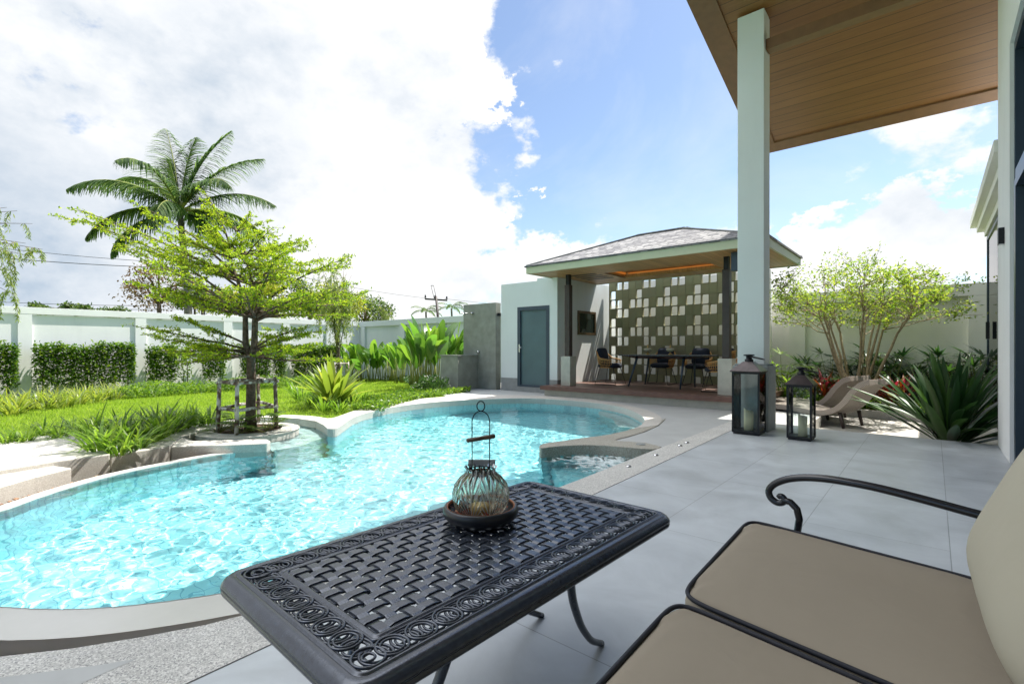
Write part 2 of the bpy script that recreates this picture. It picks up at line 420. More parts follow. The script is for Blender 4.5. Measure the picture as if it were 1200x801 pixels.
def lawn_material():
    m, nt, b = mat('lawn_grass'); tc = N(nt, 'ShaderNodeTexCoord')
    n1 = N(nt, 'ShaderNodeTexNoise', Scale=0.8, Detail=5.0); n2 = N(nt, 'ShaderNodeTexNoise', Scale=22.0, Detail=8.0, Roughness=0.7)
    for n in (n1, n2): L(nt, tc.outputs['Object'], n.inputs[0])
    ad = N(nt, 'ShaderNodeMath', operation='MULTIPLY_ADD'); L(nt, n1.outputs[0], ad.inputs[0]); ad.inputs[1].default_value = 0.5
    mm = N(nt, 'ShaderNodeMath', operation='MULTIPLY'); L(nt, n2.outputs[0], mm.inputs[0]); mm.inputs[1].default_value = 0.55; L(nt, mm.outputs[0], ad.inputs[2])
    L(nt, ramp(nt, ad.outputs[0], [(0.38, (0.06, 0.10, 0.014)), (0.52, (0.11, 0.17, 0.02)), (0.66, (0.17, 0.22, 0.035))]), b.inputs['Base Color'])
    b.inputs['Roughness'].default_value = 0.9; b.inputs['Specular IOR Level'].default_value = 0.1
    bp = N(nt, 'ShaderNodeBump', Strength=0.8, Distance=0.03); L(nt, n2.outputs[0], bp.inputs['Height']); L(nt, bp.outputs[0], b.inputs['Normal'])
    return m
M['lawn'] = lawn_material()
M['wall'] = simple('white_render', (0.80, 0.80, 0.77), 0.85, var=0.035, scale=1.2, bump=0.05, bscale=120)
M['wall_c'] = simple('cream_render', (0.84, 0.83, 0.77), 0.85, var=0.03, scale=1.2, bump=0.05, bscale=120)
M['wall_g'] = simple('pale_green_render', (0.64, 0.69, 0.68), 0.8, var=0.03, scale=1.2, bump=0.05, bscale=120)
def wall_mat(name, col):
    m = simple(name, col, 0.85, var=0.03, scale=1.2); nt = m.node_tree; b = nt.nodes['Principled BSDF']; tc = N(nt, 'ShaderNodeTexCoord')
    src = b.inputs['Base Color'].links[0].from_socket
    mp = N(nt, 'ShaderNodeMapping'); mp.inputs['Scale'].default_value = (4, 4, .6); L(nt, tc.outputs['Object'], mp.inputs[0]); n = N(nt, 'ShaderNodeTexNoise', Scale=1.0, Detail=7.0, Roughness=.65); L(nt, mp.outputs[0], n.inputs[0])
    mr = N(nt, 'ShaderNodeMapRange'); mr.inputs['From Min'].default_value = .50; mr.inputs['From Max'].default_value = .78; mr.inputs['To Min'].default_value = 1.0; mr.inputs['To Max'].default_value = .94; L(nt, n.outputs[0], mr.inputs[0])
    mu = N(nt, 'ShaderNodeVectorMath', operation='SCALE'); L(nt, src, mu.inputs[0]); L(nt, mr.outputs[0], mu.inputs['Scale']); L(nt, mu.outputs[0], b.inputs['Base Color'])
    n2 = N(nt, 'ShaderNodeTexNoise', Scale=45.0, Detail=5.0); L(nt, tc.outputs['Object'], n2.inputs[0]); bp = N(nt, 'ShaderNodeBump', Strength=.12, Distance=.006); L(nt, n2.outputs[0], bp.inputs['Height']); L(nt, bp.outputs[0], b.inputs['Normal'])
    return m
M['wall'] = wall_mat('white_render', (0.87, 0.87, 0.85)); M['wall_c'] = wall_mat('cream_render', (0.86, 0.85, 0.80)); M['wall_g'] = wall_mat('pale_green_render', (0.70, 0.735, 0.72))
M['skirt'] = simple('grey_skirting', (0.27, 0.275, 0.265), 0.8, var=0.1, scale=10)
M['concrete'] = simple('polished_cement', (0.25, 0.26, 0.225), 0.6, var=0.16, scale=5, bump=0.1)
M['stone_plinth'] = simple('plinth_stone', (0.45, 0.43, 0.37), 0.7, var=0.1, scale=9, bump=0.1)
M['plinth_grey'] = simple('plinth_grey', (0.27, 0.29, 0.285), 0.7, var=0.1, scale=14, bump=0.1)
M['door'] = simple('teal_grey_door', (0.075, 0.13, 0.145), 0.4, var=0.08, scale=3)
M['doorframe'] = simple('dark_blue_frame', (0.03, 0.05, 0.075), 0.35, var=0.05)
M['black'] = simple('black_metal', (0.010, 0.011, 0.014), 0.45, metal=0.0, var=0.25, scale=30, spec=0.3)
M['cast'] = simple('cast_aluminium', (0.048, 0.058, 0.080), 0.24, metal=0.45, var=0.2, scale=60, spec=1.0, bump=0.05, bscale=220)
M['armblack'] = simple('black_gloss_metal', (0.012, 0.013, 0.018), 0.24, var=0.2, scale=40, spec=0.6)
M['post'] = simple('dark_brown_wood', (0.045, 0.03, 0.025), 0.5, var=0.2, scale=8)
M['steel'] = simple('steel', (0.6, 0.6, 0.6), 0.25, metal=1.0, var=0.05)
M['fascia'] = simple('cream_fascia', (0.57, 0.565, 0.39), 0.6, var=0.03)
M['cushion'] = simple('beige_canvas', (0.29, 0.255, 0.20), 0.9, var=0.035, scale=3, bump=0.6, bscale=480, spec=0.2)
M['cushion_b'] = simple('beige_canvas_back', (0.44, 0.41, 0.33), 0.9, var=0.03, scale=3, bump=0.6, bscale=480, spec=0.2)
def fabric(name, col):
    m = simple(name, col, 0.9, var=0.045, scale=2.2, spec=0.2); nt = m.node_tree; b = nt.nodes['Principled BSDF']; tc = N(nt, 'ShaderNodeTexCoord')
    w1 = N(nt, 'ShaderNodeTexWave', Scale=260.0, Distortion=0.0); w1.bands_direction = 'X'; w2 = N(nt, 'ShaderNodeTexWave', Scale=260.0); w2.bands_direction = 'Y'
    for w in (w1, w2): L(nt, tc.outputs['Object'], w.inputs[0])
    ad = N(nt, 'ShaderNodeMath', operation='ADD'); L(nt, w1.outputs[1], ad.inputs[0]); L(nt, w2.outputs[1], ad.inputs[1])
    b1 = N(nt, 'ShaderNodeBump', Strength=0.12, Distance=0.001); L(nt, ad.outputs[0], b1.inputs['Height'])
    mp = N(nt, 'ShaderNodeMapping'); mp.inputs['Scale'].default_value = (1, 1, 1); L(nt, tc.outputs['Object'], mp.inputs[0])
    n1 = N(nt, 'ShaderNodeTexNoise', Scale=7.0, Detail=3.0, Distortion=1.2); L(nt, mp.outputs[0], n1.inputs[0])
    b2 = N(nt, 'ShaderNodeBump', Strength=0.16, Distance=0.02); L(nt, n1.outputs[0], b2.inputs['Height']); L(nt, b1.outputs[0], b2.inputs['Normal']); L(nt, b2.outputs[0], b.inputs['Normal'])
    return m
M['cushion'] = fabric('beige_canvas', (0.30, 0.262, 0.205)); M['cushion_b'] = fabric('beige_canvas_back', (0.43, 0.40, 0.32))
M['piping'] = simple('navy_piping', (0.012, 0.014, 0.022), 0.7, var=0.2)
M['bark'] = simple('brown_bark', (0.13, 0.095, 0.07), 0.95, var=0.5, scale=22, bump=0.9, bscale=45)
M['bark_p'] = simple('pale_bark', (0.30, 0.24, 0.15), 0.9, var=0.3, scale=22, bump=0.5, bscale=45)
M['bark_g'] = simple('grey_palm_bark', (0.17, 0.15, 0.13), 0.95, var=0.35, scale=12, bump=0.8, bscale=20)
def stake_mat():
    m, nt, b = mat('peeling_white_stake'); tc = N(nt, 'ShaderNodeTexCoord'); mp = N(nt, 'ShaderNodeMapping'); mp.inputs['Scale'].default_value = (11, 11, 9); L(nt, tc.outputs['Object'], mp.inputs[0])
    no = N(nt, 'ShaderNodeTexNoise', Scale=1.0, Detail=3.0); L(nt, mp.outputs[0], no.inputs[0])
    L(nt, ramp(nt, no.outputs[0], [(.42, (.13,.09,.065)), (.50, (.27,.21,.16)), (.55, (.56,.54,.48)), (.8, (.75,.73,.68))]), b.inputs['Base Color']); b.inputs['Roughness'].default_value = .9
    return m
M['stake'] = stake_mat()
M['candle'] = simple('ivory_wax', (0.78, 0.72, 0.46), 0.5, var=0.04)
M['rattan'] = simple('honey_rattan', (0.50, 0.26, 0.08), 0.55, var=0.3, scale=60)
M['navy'] = simple('navy_cushion', (0.012, 0.018, 0.032), 0.9, var=0.2, scale=10)
M['tabletop'] = simple('black_table', (0.015, 0.02, 0.03), 0.25, var=0.2)
M['brass'] = simple('brass', (0.6, 0.42, 0.18), 0.3, metal=1.0, var=0.1)
def wood_mat(name, col, dark, bw, rough=0.45, axis=0, along='Y', gap=0.02):
    """boards with dark grooves; grooves repeat along the axis given"""
    m, nt, b = mat(name); tc = N(nt, 'ShaderNodeTexCoord'); sp = N(nt, 'ShaderNodeSeparateXYZ'); L(nt, tc.outputs['Object'], sp.inputs[0])
    mu = N(nt, 'ShaderNodeMath', operation='MULTIPLY'); L(nt, sp.outputs[axis], mu.inputs[0]); mu.inputs[1].default_value = 1/bw
    fr = N(nt, 'ShaderNodeMath', operation='FRACT'); L(nt, mu.outputs[0], fr.inputs[0])
    fl = N(nt, 'ShaderNodeMath', operation='FLOOR'); L(nt, mu.outputs[0], fl.inputs[0])
    lt = N(nt, 'ShaderNodeMath', operation='LESS_THAN'); L(nt, fr.outputs[0], lt.inputs[0]); lt.inputs[1].default_value = gap
    wn = N(nt, 'ShaderNodeTexWhiteNoise'); wn.noise_dimensions = '1D'; L(nt, fl.outputs[0], wn.inputs['W'])
    mp = N(nt, 'ShaderNodeMapping'); sc = [30, 30, 30]; sc[0 if along == 'X' else 1] = 1.6; mp.inputs['Scale'].default_value = sc; L(nt, tc.outputs['Object'], mp.inputs[0])
    no = N(nt, 'ShaderNodeTexNoise', Scale=1.0, Detail=6.0, Distortion=0.8); L(nt, mp.outputs[0], no.inputs[0])
    ad = N(nt, 'ShaderNodeMath', operation='MULTIPLY_ADD'); L(nt, wn.outputs[0], ad.inputs[0]); ad.inputs[1].default_value = 0.35; L(nt, no.outputs[0], ad.inputs[2])
    c = ramp(nt, ad.outputs[0], [(0.3, tuple(x*0.78 for x in col)), (0.95, tuple(x*1.2 for x in col))])
    mx = N(nt, 'ShaderNodeMixRGB'); L(nt, lt.outputs[0], mx.inputs[0]); L(nt, c, mx.inputs[1]); mx.inputs[2].default_value = (*dark, 1)
    L(nt, mx.outputs[0], b.inputs['Base Color']); b.inputs['Roughness'].default_value = rough
    bp = N(nt, 'ShaderNodeBump', Strength=0.5, Distance=0.004); iv = N(nt, 'ShaderNodeMath', operation='MULTIPLY'); L(nt, lt.outputs[0], iv.inputs[0]); iv.inputs[1].default_value = -1; L(nt, iv.outputs[0], bp.inputs['Height']); L(nt, bp.outputs[0], b.inputs['Normal'])
    return m
M['soffit'] = wood_mat('soffit_boards', (0.235, 0.108, 0.032), (0.03, 0.013, 0.004), 0.159, axis=1, along='X', gap=0.045)
M['soffit_trim'] = simple('brown_trim', (0.19, 0.093, 0.038), 0.5, var=0.1, scale=10)
M['deck'] = wood_mat('deck_boards', (0.15, 0.085, 0.065), (0.03, 0.018, 0.014), 0.14, axis=1, along='X', gap=0.05)
M['deck_edge'] = simple('deck_edge', (0.14, 0.07, 0.052), 0.6, var=0.15, scale=8)
M['ceil'] = wood_mat('pavilion_ceiling', (0.46, 0.235, 0.085), (0.16, 0.08, 0.03), 0.10, axis=0, along='Y', gap=0.04)
def glass_mat(name, col=(0.93, 0.97, 0.96), f=1.45):
    m = bpy.data.materials.new(name); m.use_nodes = True; nt = m.node_tree; nt.nodes.clear()
    out = N(nt, 'ShaderNodeOutputMaterial'); t = N(nt, 'ShaderNodeBsdfTransparent'); t.inputs[0].default_value = (*col, 1)
    g = N(nt, 'ShaderNodeBsdfGlossy', Roughness=0.02); fr = N(nt, 'ShaderNodeFresnel', IOR=f)
    mx = N(nt, 'ShaderNodeMixShader'); L(nt, fr.outputs[0], mx.inputs[0]); L(nt, t.outputs[0], mx.inputs[1]); L(nt, g.outputs[0], mx.inputs[2]); L(nt, mx.outputs[0], out.inputs[0])
    return m
M['glass'] = glass_mat('lantern_glass', (0.96, 0.985, 0.98), 1.25)
M['darkglass'] = simple('dark_window_glass', (0.012, 0.02, 0.03), 0.08, var=0.1, spec=0.8)
M['mirror'] = simple('dark_mirror', (0.05, 0.07, 0.06), 0.06, metal=0.6, var=0.1)
# foliage
M['lf_tree'] = leafmat('lime_leaf', [(0.10,0.18,0.015),(0.18,0.27,0.025),(0.29,0.34,0.03),(0.14,0.24,0.02)], 0.5, gloss=.15, rough=.6)
M['lf_frangi'] = leafmat('green_leaf', [(0.08,0.15,0.02),(0.16,0.24,0.03),(0.27,0.31,0.04)], 0.5, gloss=.15, rough=.6)
M['lf_hedge'] = leafmat('hedge_leaf', [(0.03,0.08,0.012),(0.07,0.15,0.015),(0.18,0.26,0.03)], 0.4, gloss=.15, rough=.6)
M['lf_lily'] = leafmat('lily_leaf', [(0.07,0.14,0.015),(0.12,0.22,0.025),(0.20,0.29,0.04)], 0.45)
M['lf_grass'] = leafmat('grass_blade', [(0.10,0.17,0.015),(0.17,0.28,0.025),(0.27,0.36,0.05)], 0.4, gloss=.1, rough=.7)
M['lf_banana'] = leafmat('banana_leaf', [(0.05,0.12,0.02),(0.08,0.18,0.025),(0.16,0.27,0.035)], 0.45, gloss=0.5, rough=0.3)
M['lf_crinum'] = leafmat('crinum_leaf', [(0.09,0.15,0.02),(0.16,0.22,0.03),(0.25,0.28,0.04)], 0.45, gloss=0.5)
M['lf_dark'] = leafmat('dark_strap_leaf', [(0.010,0.035,0.010),(0.022,0.065,0.016),(0.06,0.13,0.02)], 0.22, gloss=0.5, rough=0.35)
M['lf_palm'] = leafmat('palm_leaf', [(0.030,0.062,0.022),(0.065,0.125,0.035),(0.13,0.18,0.05)], 0.4, gloss=0.12, rough=.6)
M['lf_shade'] = leafmat('shrub_leaf', [(0.02,0.055,0.014),(0.04,0.09,0.02),(0.07,0.13,0.025)], 0.3)
M['lf_red'] = leafmat('red_leaf', [(0.16,0.02,0.01),(0.26,0.07,0.015),(0.18,0.015,0.03),(.12,.12,.02)], 0.3)
M['lf_will'] = leafmat('willow_leaf', [(0.09,0.14,0.03),(0.17,0.24,0.05),(0.26,0.30,0.07)], 0.45)
M['lf_bg'] = leafmat('far_leaf', [(0.03,0.06,0.016),(0.06,0.11,0.022),(0.13,0.17,0.03)], 0.3)
M['lf_bgy'] = leafmat('far_yellow_leaf', [(0.13,0.17,0.02),(0.24,0.27,0.03),(0.34,0.34,0.04)], 0.4)
M['lf_brown'] = leafmat('rusty_leaf', [(0.09,0.055,0.025),(0.15,0.085,0.04),(0.10,0.10,0.03)], 0.3)
M['lf_cover'] = leafmat('cover_leaf', [(0.06,0.13,0.015),(0.11,0.20,0.02),(0.18,0.27,0.03)], 0.4)
M['stem'] = simple('green_stem', (0.22, 0.24, 0.05), 0.6, var=0.2)
M['flower'] = simple('white_petals', (0.8, 0.78, 0.74), 0.6, var=0.03)

# ------------------------------------------------------------- pool outline
WZ = -0.10
def pw(*a): return [P(x, y, WZ) for x, y in a]
def p0(*a): return [P(x, y, 0) for x, y in a]
near = pw((400,666),(340,684),(300,690),(276,694.5),(234.5,701.4),(179,709),(118.6,715),(55,716.6),(0,713))
endc = [Vector((-3.62,-.06)),Vector((-4.0,-.30)),Vector((-4.5,-.38)),Vector((-4.95,-.18))]
left = pw((0,600.8),(38,586.7),(78,573),(126.7,559),(166.7,550),(200,543.7),(216.7,540))
curbfront = pw((245,535),(275,530.8),(295,527),(313,524))
tip1 = [P(318,519,-.02)]
curbback = [P(313,514.5,0),P(270,515.5,0),P(228,516.5,0),P(212,512,0)]
basin = p0((222,503.5),(250,499.5),(290,492.5),(320,489.5),(334,490),(350,491),(370,494),(379,498.5))
far = p0((384,503),(394,503.5),(402,498),(416,488),(448,479.6),(480,474.4),(520,470.6),(560,468.4),(620,466.7),(673,470),(710.7,474),(737,480),(753,488),(756.5,494),(748,501.3),(737,504))
spaN = p0((713,510),(684,513.3),(657,517.3),(636,520))
spaT = p0((631,523.5),(634,526))
spaS = p0((646.7,524),(673,522),(700,522),(726.7,524),(766.7,527.5))
edge = p0((670.7,565.3))+[P(500,628,0), P(440,651,0)]
near_s = smooth_line(near, 1); left_s = smooth_line([endc[-1]]+left, 1)
far_s = smooth_line(far+spaN, 2)
POOL = [Vector(p[:2]) for p in near]+endc+[Vector(p[:2]) for p in left_s[1:]]+[Vector(p[:2]) for p in curbfront+tip1+curbback+basin]+far_s+[Vector(p[:2]) for p in spaT]+smooth_line(spaS, 1)+[Vector(p[:2]) for p in edge]
ISL_C = Vector((-7.08, 2.80)); 
island = [ISL_C+Vector((0.66*math.cos(a), 0.62*math.sin(a))) for a in np.linspace(0, 2*PI, 40, endpoint=False)]
# lawn border = pool outline pushed outwards on the garden side
def offset_line(pts, d):
    out = []
    for i, p in enumerate(pts):
        a = pts[max(i-1, 0)]; b = pts[min(i+1, len(pts)-1)]; t = (b-a).normalized(); out.append(p+Vector((-t.y, t.x))*d)
    return out
far_only = smooth_line([Vector(p[:2]) for p in basin[:]+far[:-2]], 2)
cop_in = [Vector(p[:2]) for p in basin]+smooth_line(far, 2)

# ---- big ground sheet (outside the garden) and inner layers
GX0, GX1, GY0, GY1 = -20.4, 12.0, -9.0, 13.0
W2 = 2500
struct(sheet([(-W2,-W2),(W2,-W2),(W2,W2),(-W2,W2)], [[(GX0,GY0),(GX1,GY0),(GX1,GY1),(GX0,GY1)]], z=-0.45).build('ground', M['lawn']))
# pool shell
fl = MB(); wallsm = MB()
PZ = -1.25
flr = sheet(POOL, [], z=PZ); flr.build
n = len(POOL); pd = densify(POOL, 0.3)
sh = MB(); sh.v = list(flr.v); sh.f = list(flr.f); sh.fm = list(flr.fm); sh.smooth = list(flr.smooth)
vs = []; fs = []
for i, p in enumerate(pd): vs += [(p.x, p.y, PZ), (p.x, p.y, -0.098)]
m_ = len(pd)
for i in range(m_): a = 2*i; b = 2*((i+1) % m_); fs.append((a, b, b+1, a+1))
sh.add(vs, fs)
struct(sh.build('pool_shell', M['pooltile']))
# shallow ledges: basin floor around the tree island, and a broad step by the far end
curbline = [Vector(p[:2]) for p in curbback]
ledge_front = [Vector(p[:2]) for p in pw((319,526),(350,521.5),(383,510))]
basin_poly = [Vector(p[:2]) for p in [P(322,518,0)]+curbback+basin]+ledge_front[::-1]
lb = MB(); lb.prism(basin_poly, PZ+.01, -0.17); struct(lb.build('shallow_ledge', M['shallow']))
st = MB()
stp = [P(x, y, -0.45) for x, y in ((700,493),(735,500),(752,506),(765,514),(745,524),(725,522),(718,512),(703,505))]
st.prism([Vector(p[:2]) for p in stp], PZ+.01, -0.38); struct(st.build('pool_step', M['shallow']))
sb_ = MB(); sb_.prism([Vector(p[:2]) for p in p0((648,524.5),(673,523),(700,523),(726,525),(764,528),(720,545),(690,556),(672,545),(655,534))], PZ+.01, -.55); struct(sb_.build('spa_lightening_ledge', M['pooltile']))  # raised ledge added under the spa water to make it look lighter
# water with rippled surface
def ripple(x, y):
    z = 0
    rg = np.random.default_rng(3)
    for k in range(26):
        wl = 0.068*1.15**(k % 13)*(1+.25*rg.random()); a = rg.random()*2*PI if k % 2 else R(50)+rg.normal()*0.9; 
        z = z+0.0044*wl*(1.0 if k % 13 < 7 else .62)*(0.35+.65*rg.random())*np.sin((x*math.cos(a)+y*math.sin(a))*2*PI/wl+rg.random()*6.28+1.1*np.sin(x*1.7*rg.random()+y*1.9*rg.random()+k))
    return z
def make_water():
    xs = [p.x for p in POOL]; ys = [p.y for p in POOL]; h = 0.021
    gx = np.arange(min(xs)-.15, max(xs)+.15, h); gy = np.arange(min(ys)-.15, max(ys)+.15, h)
    X, Y = np.meshgrid(gx, gy); nx = len(gx); ny = len(gy)
    dil = np.zeros(X.shape, bool)
    for dx, dy in ((0,0),(.06,0),(-.06,0),(0,.06),(0,-.06)): dil |= pip(POOL, X+dx, Y+dy)
    Zr = ripple(X, Y)
    foam = np.array(P(700, 540, WZ))[:2]; dd = np.exp(-(((X-foam[0])/.55)**2+((Y-foam[1])/.45)**2))
    Zr = Zr*(1+2.0*dd)+dd*0.006*np.sin(X*41+3*np.sin(Y*29))*np.sin(Y*37+2*np.sin(X*31))
    idx = np.arange(nx*ny).reshape(ny, nx)
    k = dil[:-1, :-1] & dil[1:, 1:] & dil[1:, :-1] & dil[:-1, 1:]
    Fc = np.stack([idx[:-1, :-1][k], idx[:-1, 1:][k], idx[1:, 1:][k], idx[1:, :-1][k]], -1)
    used = np.unique(Fc); rm = -np.ones(nx*ny, int); rm[used] = np.arange(len(used))
    V = np.column_stack([X.ravel(), Y.ravel(), WZ+Zr.ravel()*0.9])[used]
    mb = MB(); mb.npadd(V, rm[Fc], 0, True); return mb
def water_mat():
    m = bpy.data.materials.new('pool_water'); m.use_nodes = True; nt = m.node_tree; nt.nodes.clear()
    out = N(nt, 'ShaderNodeOutputMaterial')
    rf = N(nt, 'ShaderNodeBsdfRefraction', Roughness=0.0, IOR=1.33); rf.inputs[0].default_value = (0.86, 0.985, 1.0, 1)
    g = N(nt, 'ShaderNodeBsdfGlossy', Roughness=0.01); fr = N(nt, 'ShaderNodeFresnel', IOR=1.33)
    mx = N(nt, 'ShaderNodeMixShader'); L(nt, fr.outputs[0], mx.inputs[0]); L(nt, rf.outputs[0], mx.inputs[1]); L(nt, g.outputs[0], mx.inputs[2])
    # foam churned up by the spa jets
    tc = N(nt, 'ShaderNodeTexCoord'); no = N(nt, 'ShaderNodeTexNoise', Scale=5.5, Detail=9.0, Roughness=.68, Distortion=2.2); L(nt, tc.outputs['Object'], no.inputs[0])
    c = P(705, 541, WZ); dv = N(nt, 'ShaderNodeVectorMath', operation='DISTANCE'); L(nt, tc.outputs['Object'], dv.inputs[0]); dv.inputs[1].default_value = c
    fo = N(nt, 'ShaderNodeMapRange'); fo.inputs['From Min'].default_value = .15; fo.inputs['From Max'].default_value = 1.05; fo.inputs['To Min'].default_value = .12; fo.inputs['To Max'].default_value = -.25; L(nt, dv.outputs[1], fo.inputs[0])
    ad = N(nt, 'ShaderNodeMath', operation='ADD'); L(nt, no.outputs[0], ad.inputs[0]); L(nt, fo.outputs[0], ad.inputs[1])
    mr = N(nt, 'ShaderNodeMapRange'); mr.inputs['From Min'].default_value = .50; mr.inputs['From Max'].default_value = .68; mr.inputs['To Max'].default_value = .75; L(nt, ad.outputs[0], mr.inputs[0])
    df = N(nt, 'ShaderNodeBsdfDiffuse'); df.inputs[0].default_value = (.80, .88, .88, 1)
    m2 = N(nt, 'ShaderNodeMixShader'); L(nt, mr.outputs[0], m2.inputs[0]); L(nt, mx.outputs[0], m2.inputs[1]); L(nt, df.outputs[0], m2.inputs[2]); L(nt, m2.outputs[0], out.inputs[0])
    return m
M['water'] = water_mat()
water = make_water().build('pool_water', M['water']); struct(water)
CAUSTICS = True
if CAUSTICS:
    sl.cycles.is_caustics_light = True
    water.cycles.is_caustics_caster = True
    for nme in ('pool_shell', 'shallow_ledge', 'pool_step', 'spa_lightening_ledge'): bpy.data.objects[nme].cycles.is_caustics_receiver = True

# ---- copings, rims
def band(inner, outer, z0, z1, mb=None):
    mb = mb or MB(); n = len(inner)
    vs = [(p.x, p.y, z) for z in (z0, z1) for p in list(inner)+list(outer)]
    o = 2*n; fs = []
    for i in range(n-1):
        fs.append((o+i, o+n+i, o+n+i+1, o+i+1)); fs.append((i, i+1, o+i+1, o+i)); fs.append((n+i, o+n+i, o+n+i+1, n+i+1))
    fs += [(0, o, o+n, n), (n-1, 2*n-1, o+2*n-1, o+n-1)]
    mb.add(vs, fs); return mb
def side_sign(line, d=.06):
    sg = 0
    for i in range(2, len(line)-2):
        t = (line[i+1]-line[i-1]).normalized(); nn = Vector((-t.y, t.x)); q = line[i]+nn*d
        sg += -1 if pip(POOL, np.array([q.x]), np.array([q.y]))[0] else 1
    return 1 if sg > 0 else -1
ci = densify(cop_in, 0.12, False); SG = side_sign(ci)
cw = [0.0]*len(ci)
co = densify(smooth_line([Vector(p[:2]) for p in p0((222,500),(250,496),(290,489.5),(320,486.5),(350,487),(372,488.5),(386,491.5),(398,488),(416,481),(448,473.5),(480,468.5),(520,465.3),(560,463),(620,463.3),(673,465.8),(700,468.8),(748,477.5),(767,484),(777,490.7),(772,498.5))], 2), .12, False)
cpm = MB(); cpm.prism(ci+co[::-1], -0.13, 0.012); o = cpm.build('pool_coping', M['granite_w'], bevel=0.012); struct(o)
# spa dividing wall (low curved wall reaching into the pool)
spa_poly = [Vector(p[:2]) for p in p0((757,496),(748,501.3),(737,504))]+smooth_line([Vector(p[:2]) for p in spaN], 1)+[Vector(p[:2]) for p in spaT]+smooth_line(spaS, 1)
dw = MB(); wl_top = [P(780,491,0),P(757,495.5,0),P(748,501.3,0),P(737,504,0),P(713,510,0),P(684,513.3,0),P(657,517.3,0),P(636,520,0),P(631,523.5,0),P(634,526,0),P(646.7,524,0),P(673,522,0),P(700,522,0),P(726.7,524,0),P(766.7,527.5,0),P(777,524,0),P(757,519.5,0),P(738,517.8,0),P(716,516.8,0),P(738,511.5,0),P(757,505.5,0),P(772,498.5,0)]
wt = [Vector(p[:2]) for p in wl_top]; dw.prism(smooth_line(wt[:-5], 2)+smooth_line(wt[-5:], 2), -0.3, 0.0095)
struct(dw.build('spa_wall_coping', speckle('tan_granite', (0.16,0.145,0.11), (0.32,0.30,0.25), (0.48,0.46,0.40), 230), bevel=0.008))
# left white rim (the overflow edge) continuing round to the near side
rim_in = [Vector(p[:2]) for p in [P(x, y, WZ) for x, y in ((440,651),(400,666),(345,683),(300,690))]]+[Vector(p[:2]) for p in near[3:]]+endc+[Vector(p[:2]) for p in left]+[Vector(p[:2]) for p in pw((245,535),(275,530.8),(292,527.5))]
rim_in = smooth_line(rim_in, 1)
rim_out = []; SG2 = side_sign(rim_in)
nr = len(rim_in)
for i, p in enumerate(rim_in):
    a = rim_in[max(i-1, 0)]; b = rim_in[min(i+1, nr-1)]; t = (b-a).normalized(); nn = Vector((-t.y, t.x))*SG2
    # wider on the near side (0.2 m), narrow on the far side (0.1 m)
    w = 0.225 if p.x > -3.3 else (0.23 if p.y < -0.1 else 0.12)
    rim_out.append(p+nn*w)
for i in range(nr):
    if rim_in[i].x > -2.2: rim_out[i] = rim_in[i]+(rim_out[i]-rim_in[i])*max(0.05, min(1, 1-(rim_in[i].x+2.2)*1.0))
rm = band(rim_in, rim_out, -0.35, -0.0935); struct(rm.build('overflow_rim', M['rim'], bevel=0.006))
# channel floor with pebbles under the rim outside
ch_out = [p+(p-q).normalized()*0.30 for p, q in zip(rim_out, rim_in)]
chm = band(rim_out, ch_out, -0.6, -0.19); struct(chm.build('gutter_bed', M['soil']))
pbl = MB(); rg = random.Random(5)
for i in range(len(rim_out)-1):
    seg = (rim_out[i+1]-rim_out[i]).length; isfar = rim_out[i].y > .2 and rim_out[i].x < -3.5 
    for _ in range(int(seg*(230 if isfar else 130))):
        t = rg.random(); u = rg.random()*(.16 if isfar else .09)+.012; p = rim_out[i].lerp(rim_out[i+1], t); q = ch_out[i].lerp(ch_out[i+1], t); c = p+(q-p).normalized()*u
        s = rg.uniform(.008, .017); prof = [(0.001,-s*.5),(s*.8,-s*.25),(s,0),(s*.75,s*.3),(0.001,s*.5)]
        a = rg.random()*PI; mbp = MB(); mbp.lathe(prof, (0,0,0), 6)
        zc = (-0.185+rg.random()*.055) if isfar else (-.18+rg.random()*.03)
        vs = [(c.x+v[0]*1.6*math.cos(a)-v[1]*math.sin(a), c.y+v[0]*1.6*math.sin(a)+v[1]*math.cos(a), zc+v[2]) for v in mbp.v]
        pbl.add(vs, mbp.f, 0, True)
pebm = leafmat('pebble_mix', [(0.20,0.10,0.06),(0.36,0.21,0.12),(0.48,0.33,0.22),(0.16,0.11,0.08)], 0.0, gloss=.3)
stuff(pbl.build('pebbles', pebm), 'brown river pebbles lying in the narrow gutter outside the white pool rim', 'pebbles')

# ---- paving, granite strip, terrace (layers 4 mm apart, each with the pool cut out)
hole = POOL
rim_zone = [Vector(p) for p in ch_out]
# everything inside this line is pool, rim and gutter
lineB = [P(224.2,801,0), P(333.3,750,0), P(705,575,0), P(856.7,505,0)]
dB = (lineB[-1]-lineB[0]).normalized(); B0 = Vector((lineB[0].x, lineB[0].y)); dB = Vector((dB.x, dB.y)).normalized()
def Bx(y): return B0.x+dB.x*(y-B0.y)/dB.y
TY1 = 7.74
tm = MB(); tm.prism([(Bx(-9), -9), (9, -9), (9, TY1), (Bx(TY1), TY1)], -0.4, 0.008); struct(tm.build('terrace', M['terrace']))
te = MB(); te.box(-1.4, .5, TY1, TY1+.03, -.4, .006); struct(te.build('terrace_edge', M['granite_w']))
tj = MB(); dj_ = Vector((-dB.y, dB.x)); j0_ = Vector((Bx(-5), -5)); j1_ = Vector((Bx(TY1), TY1)); tj.prism([j0_-dj_*.003, j1_-dj_*.003, j1_+dj_*.003, j0_+dj_*.003], .0, .0095); struct(tj.build('terrace_joint', simple('joint_grey', (.10,.10,.095), .9)))
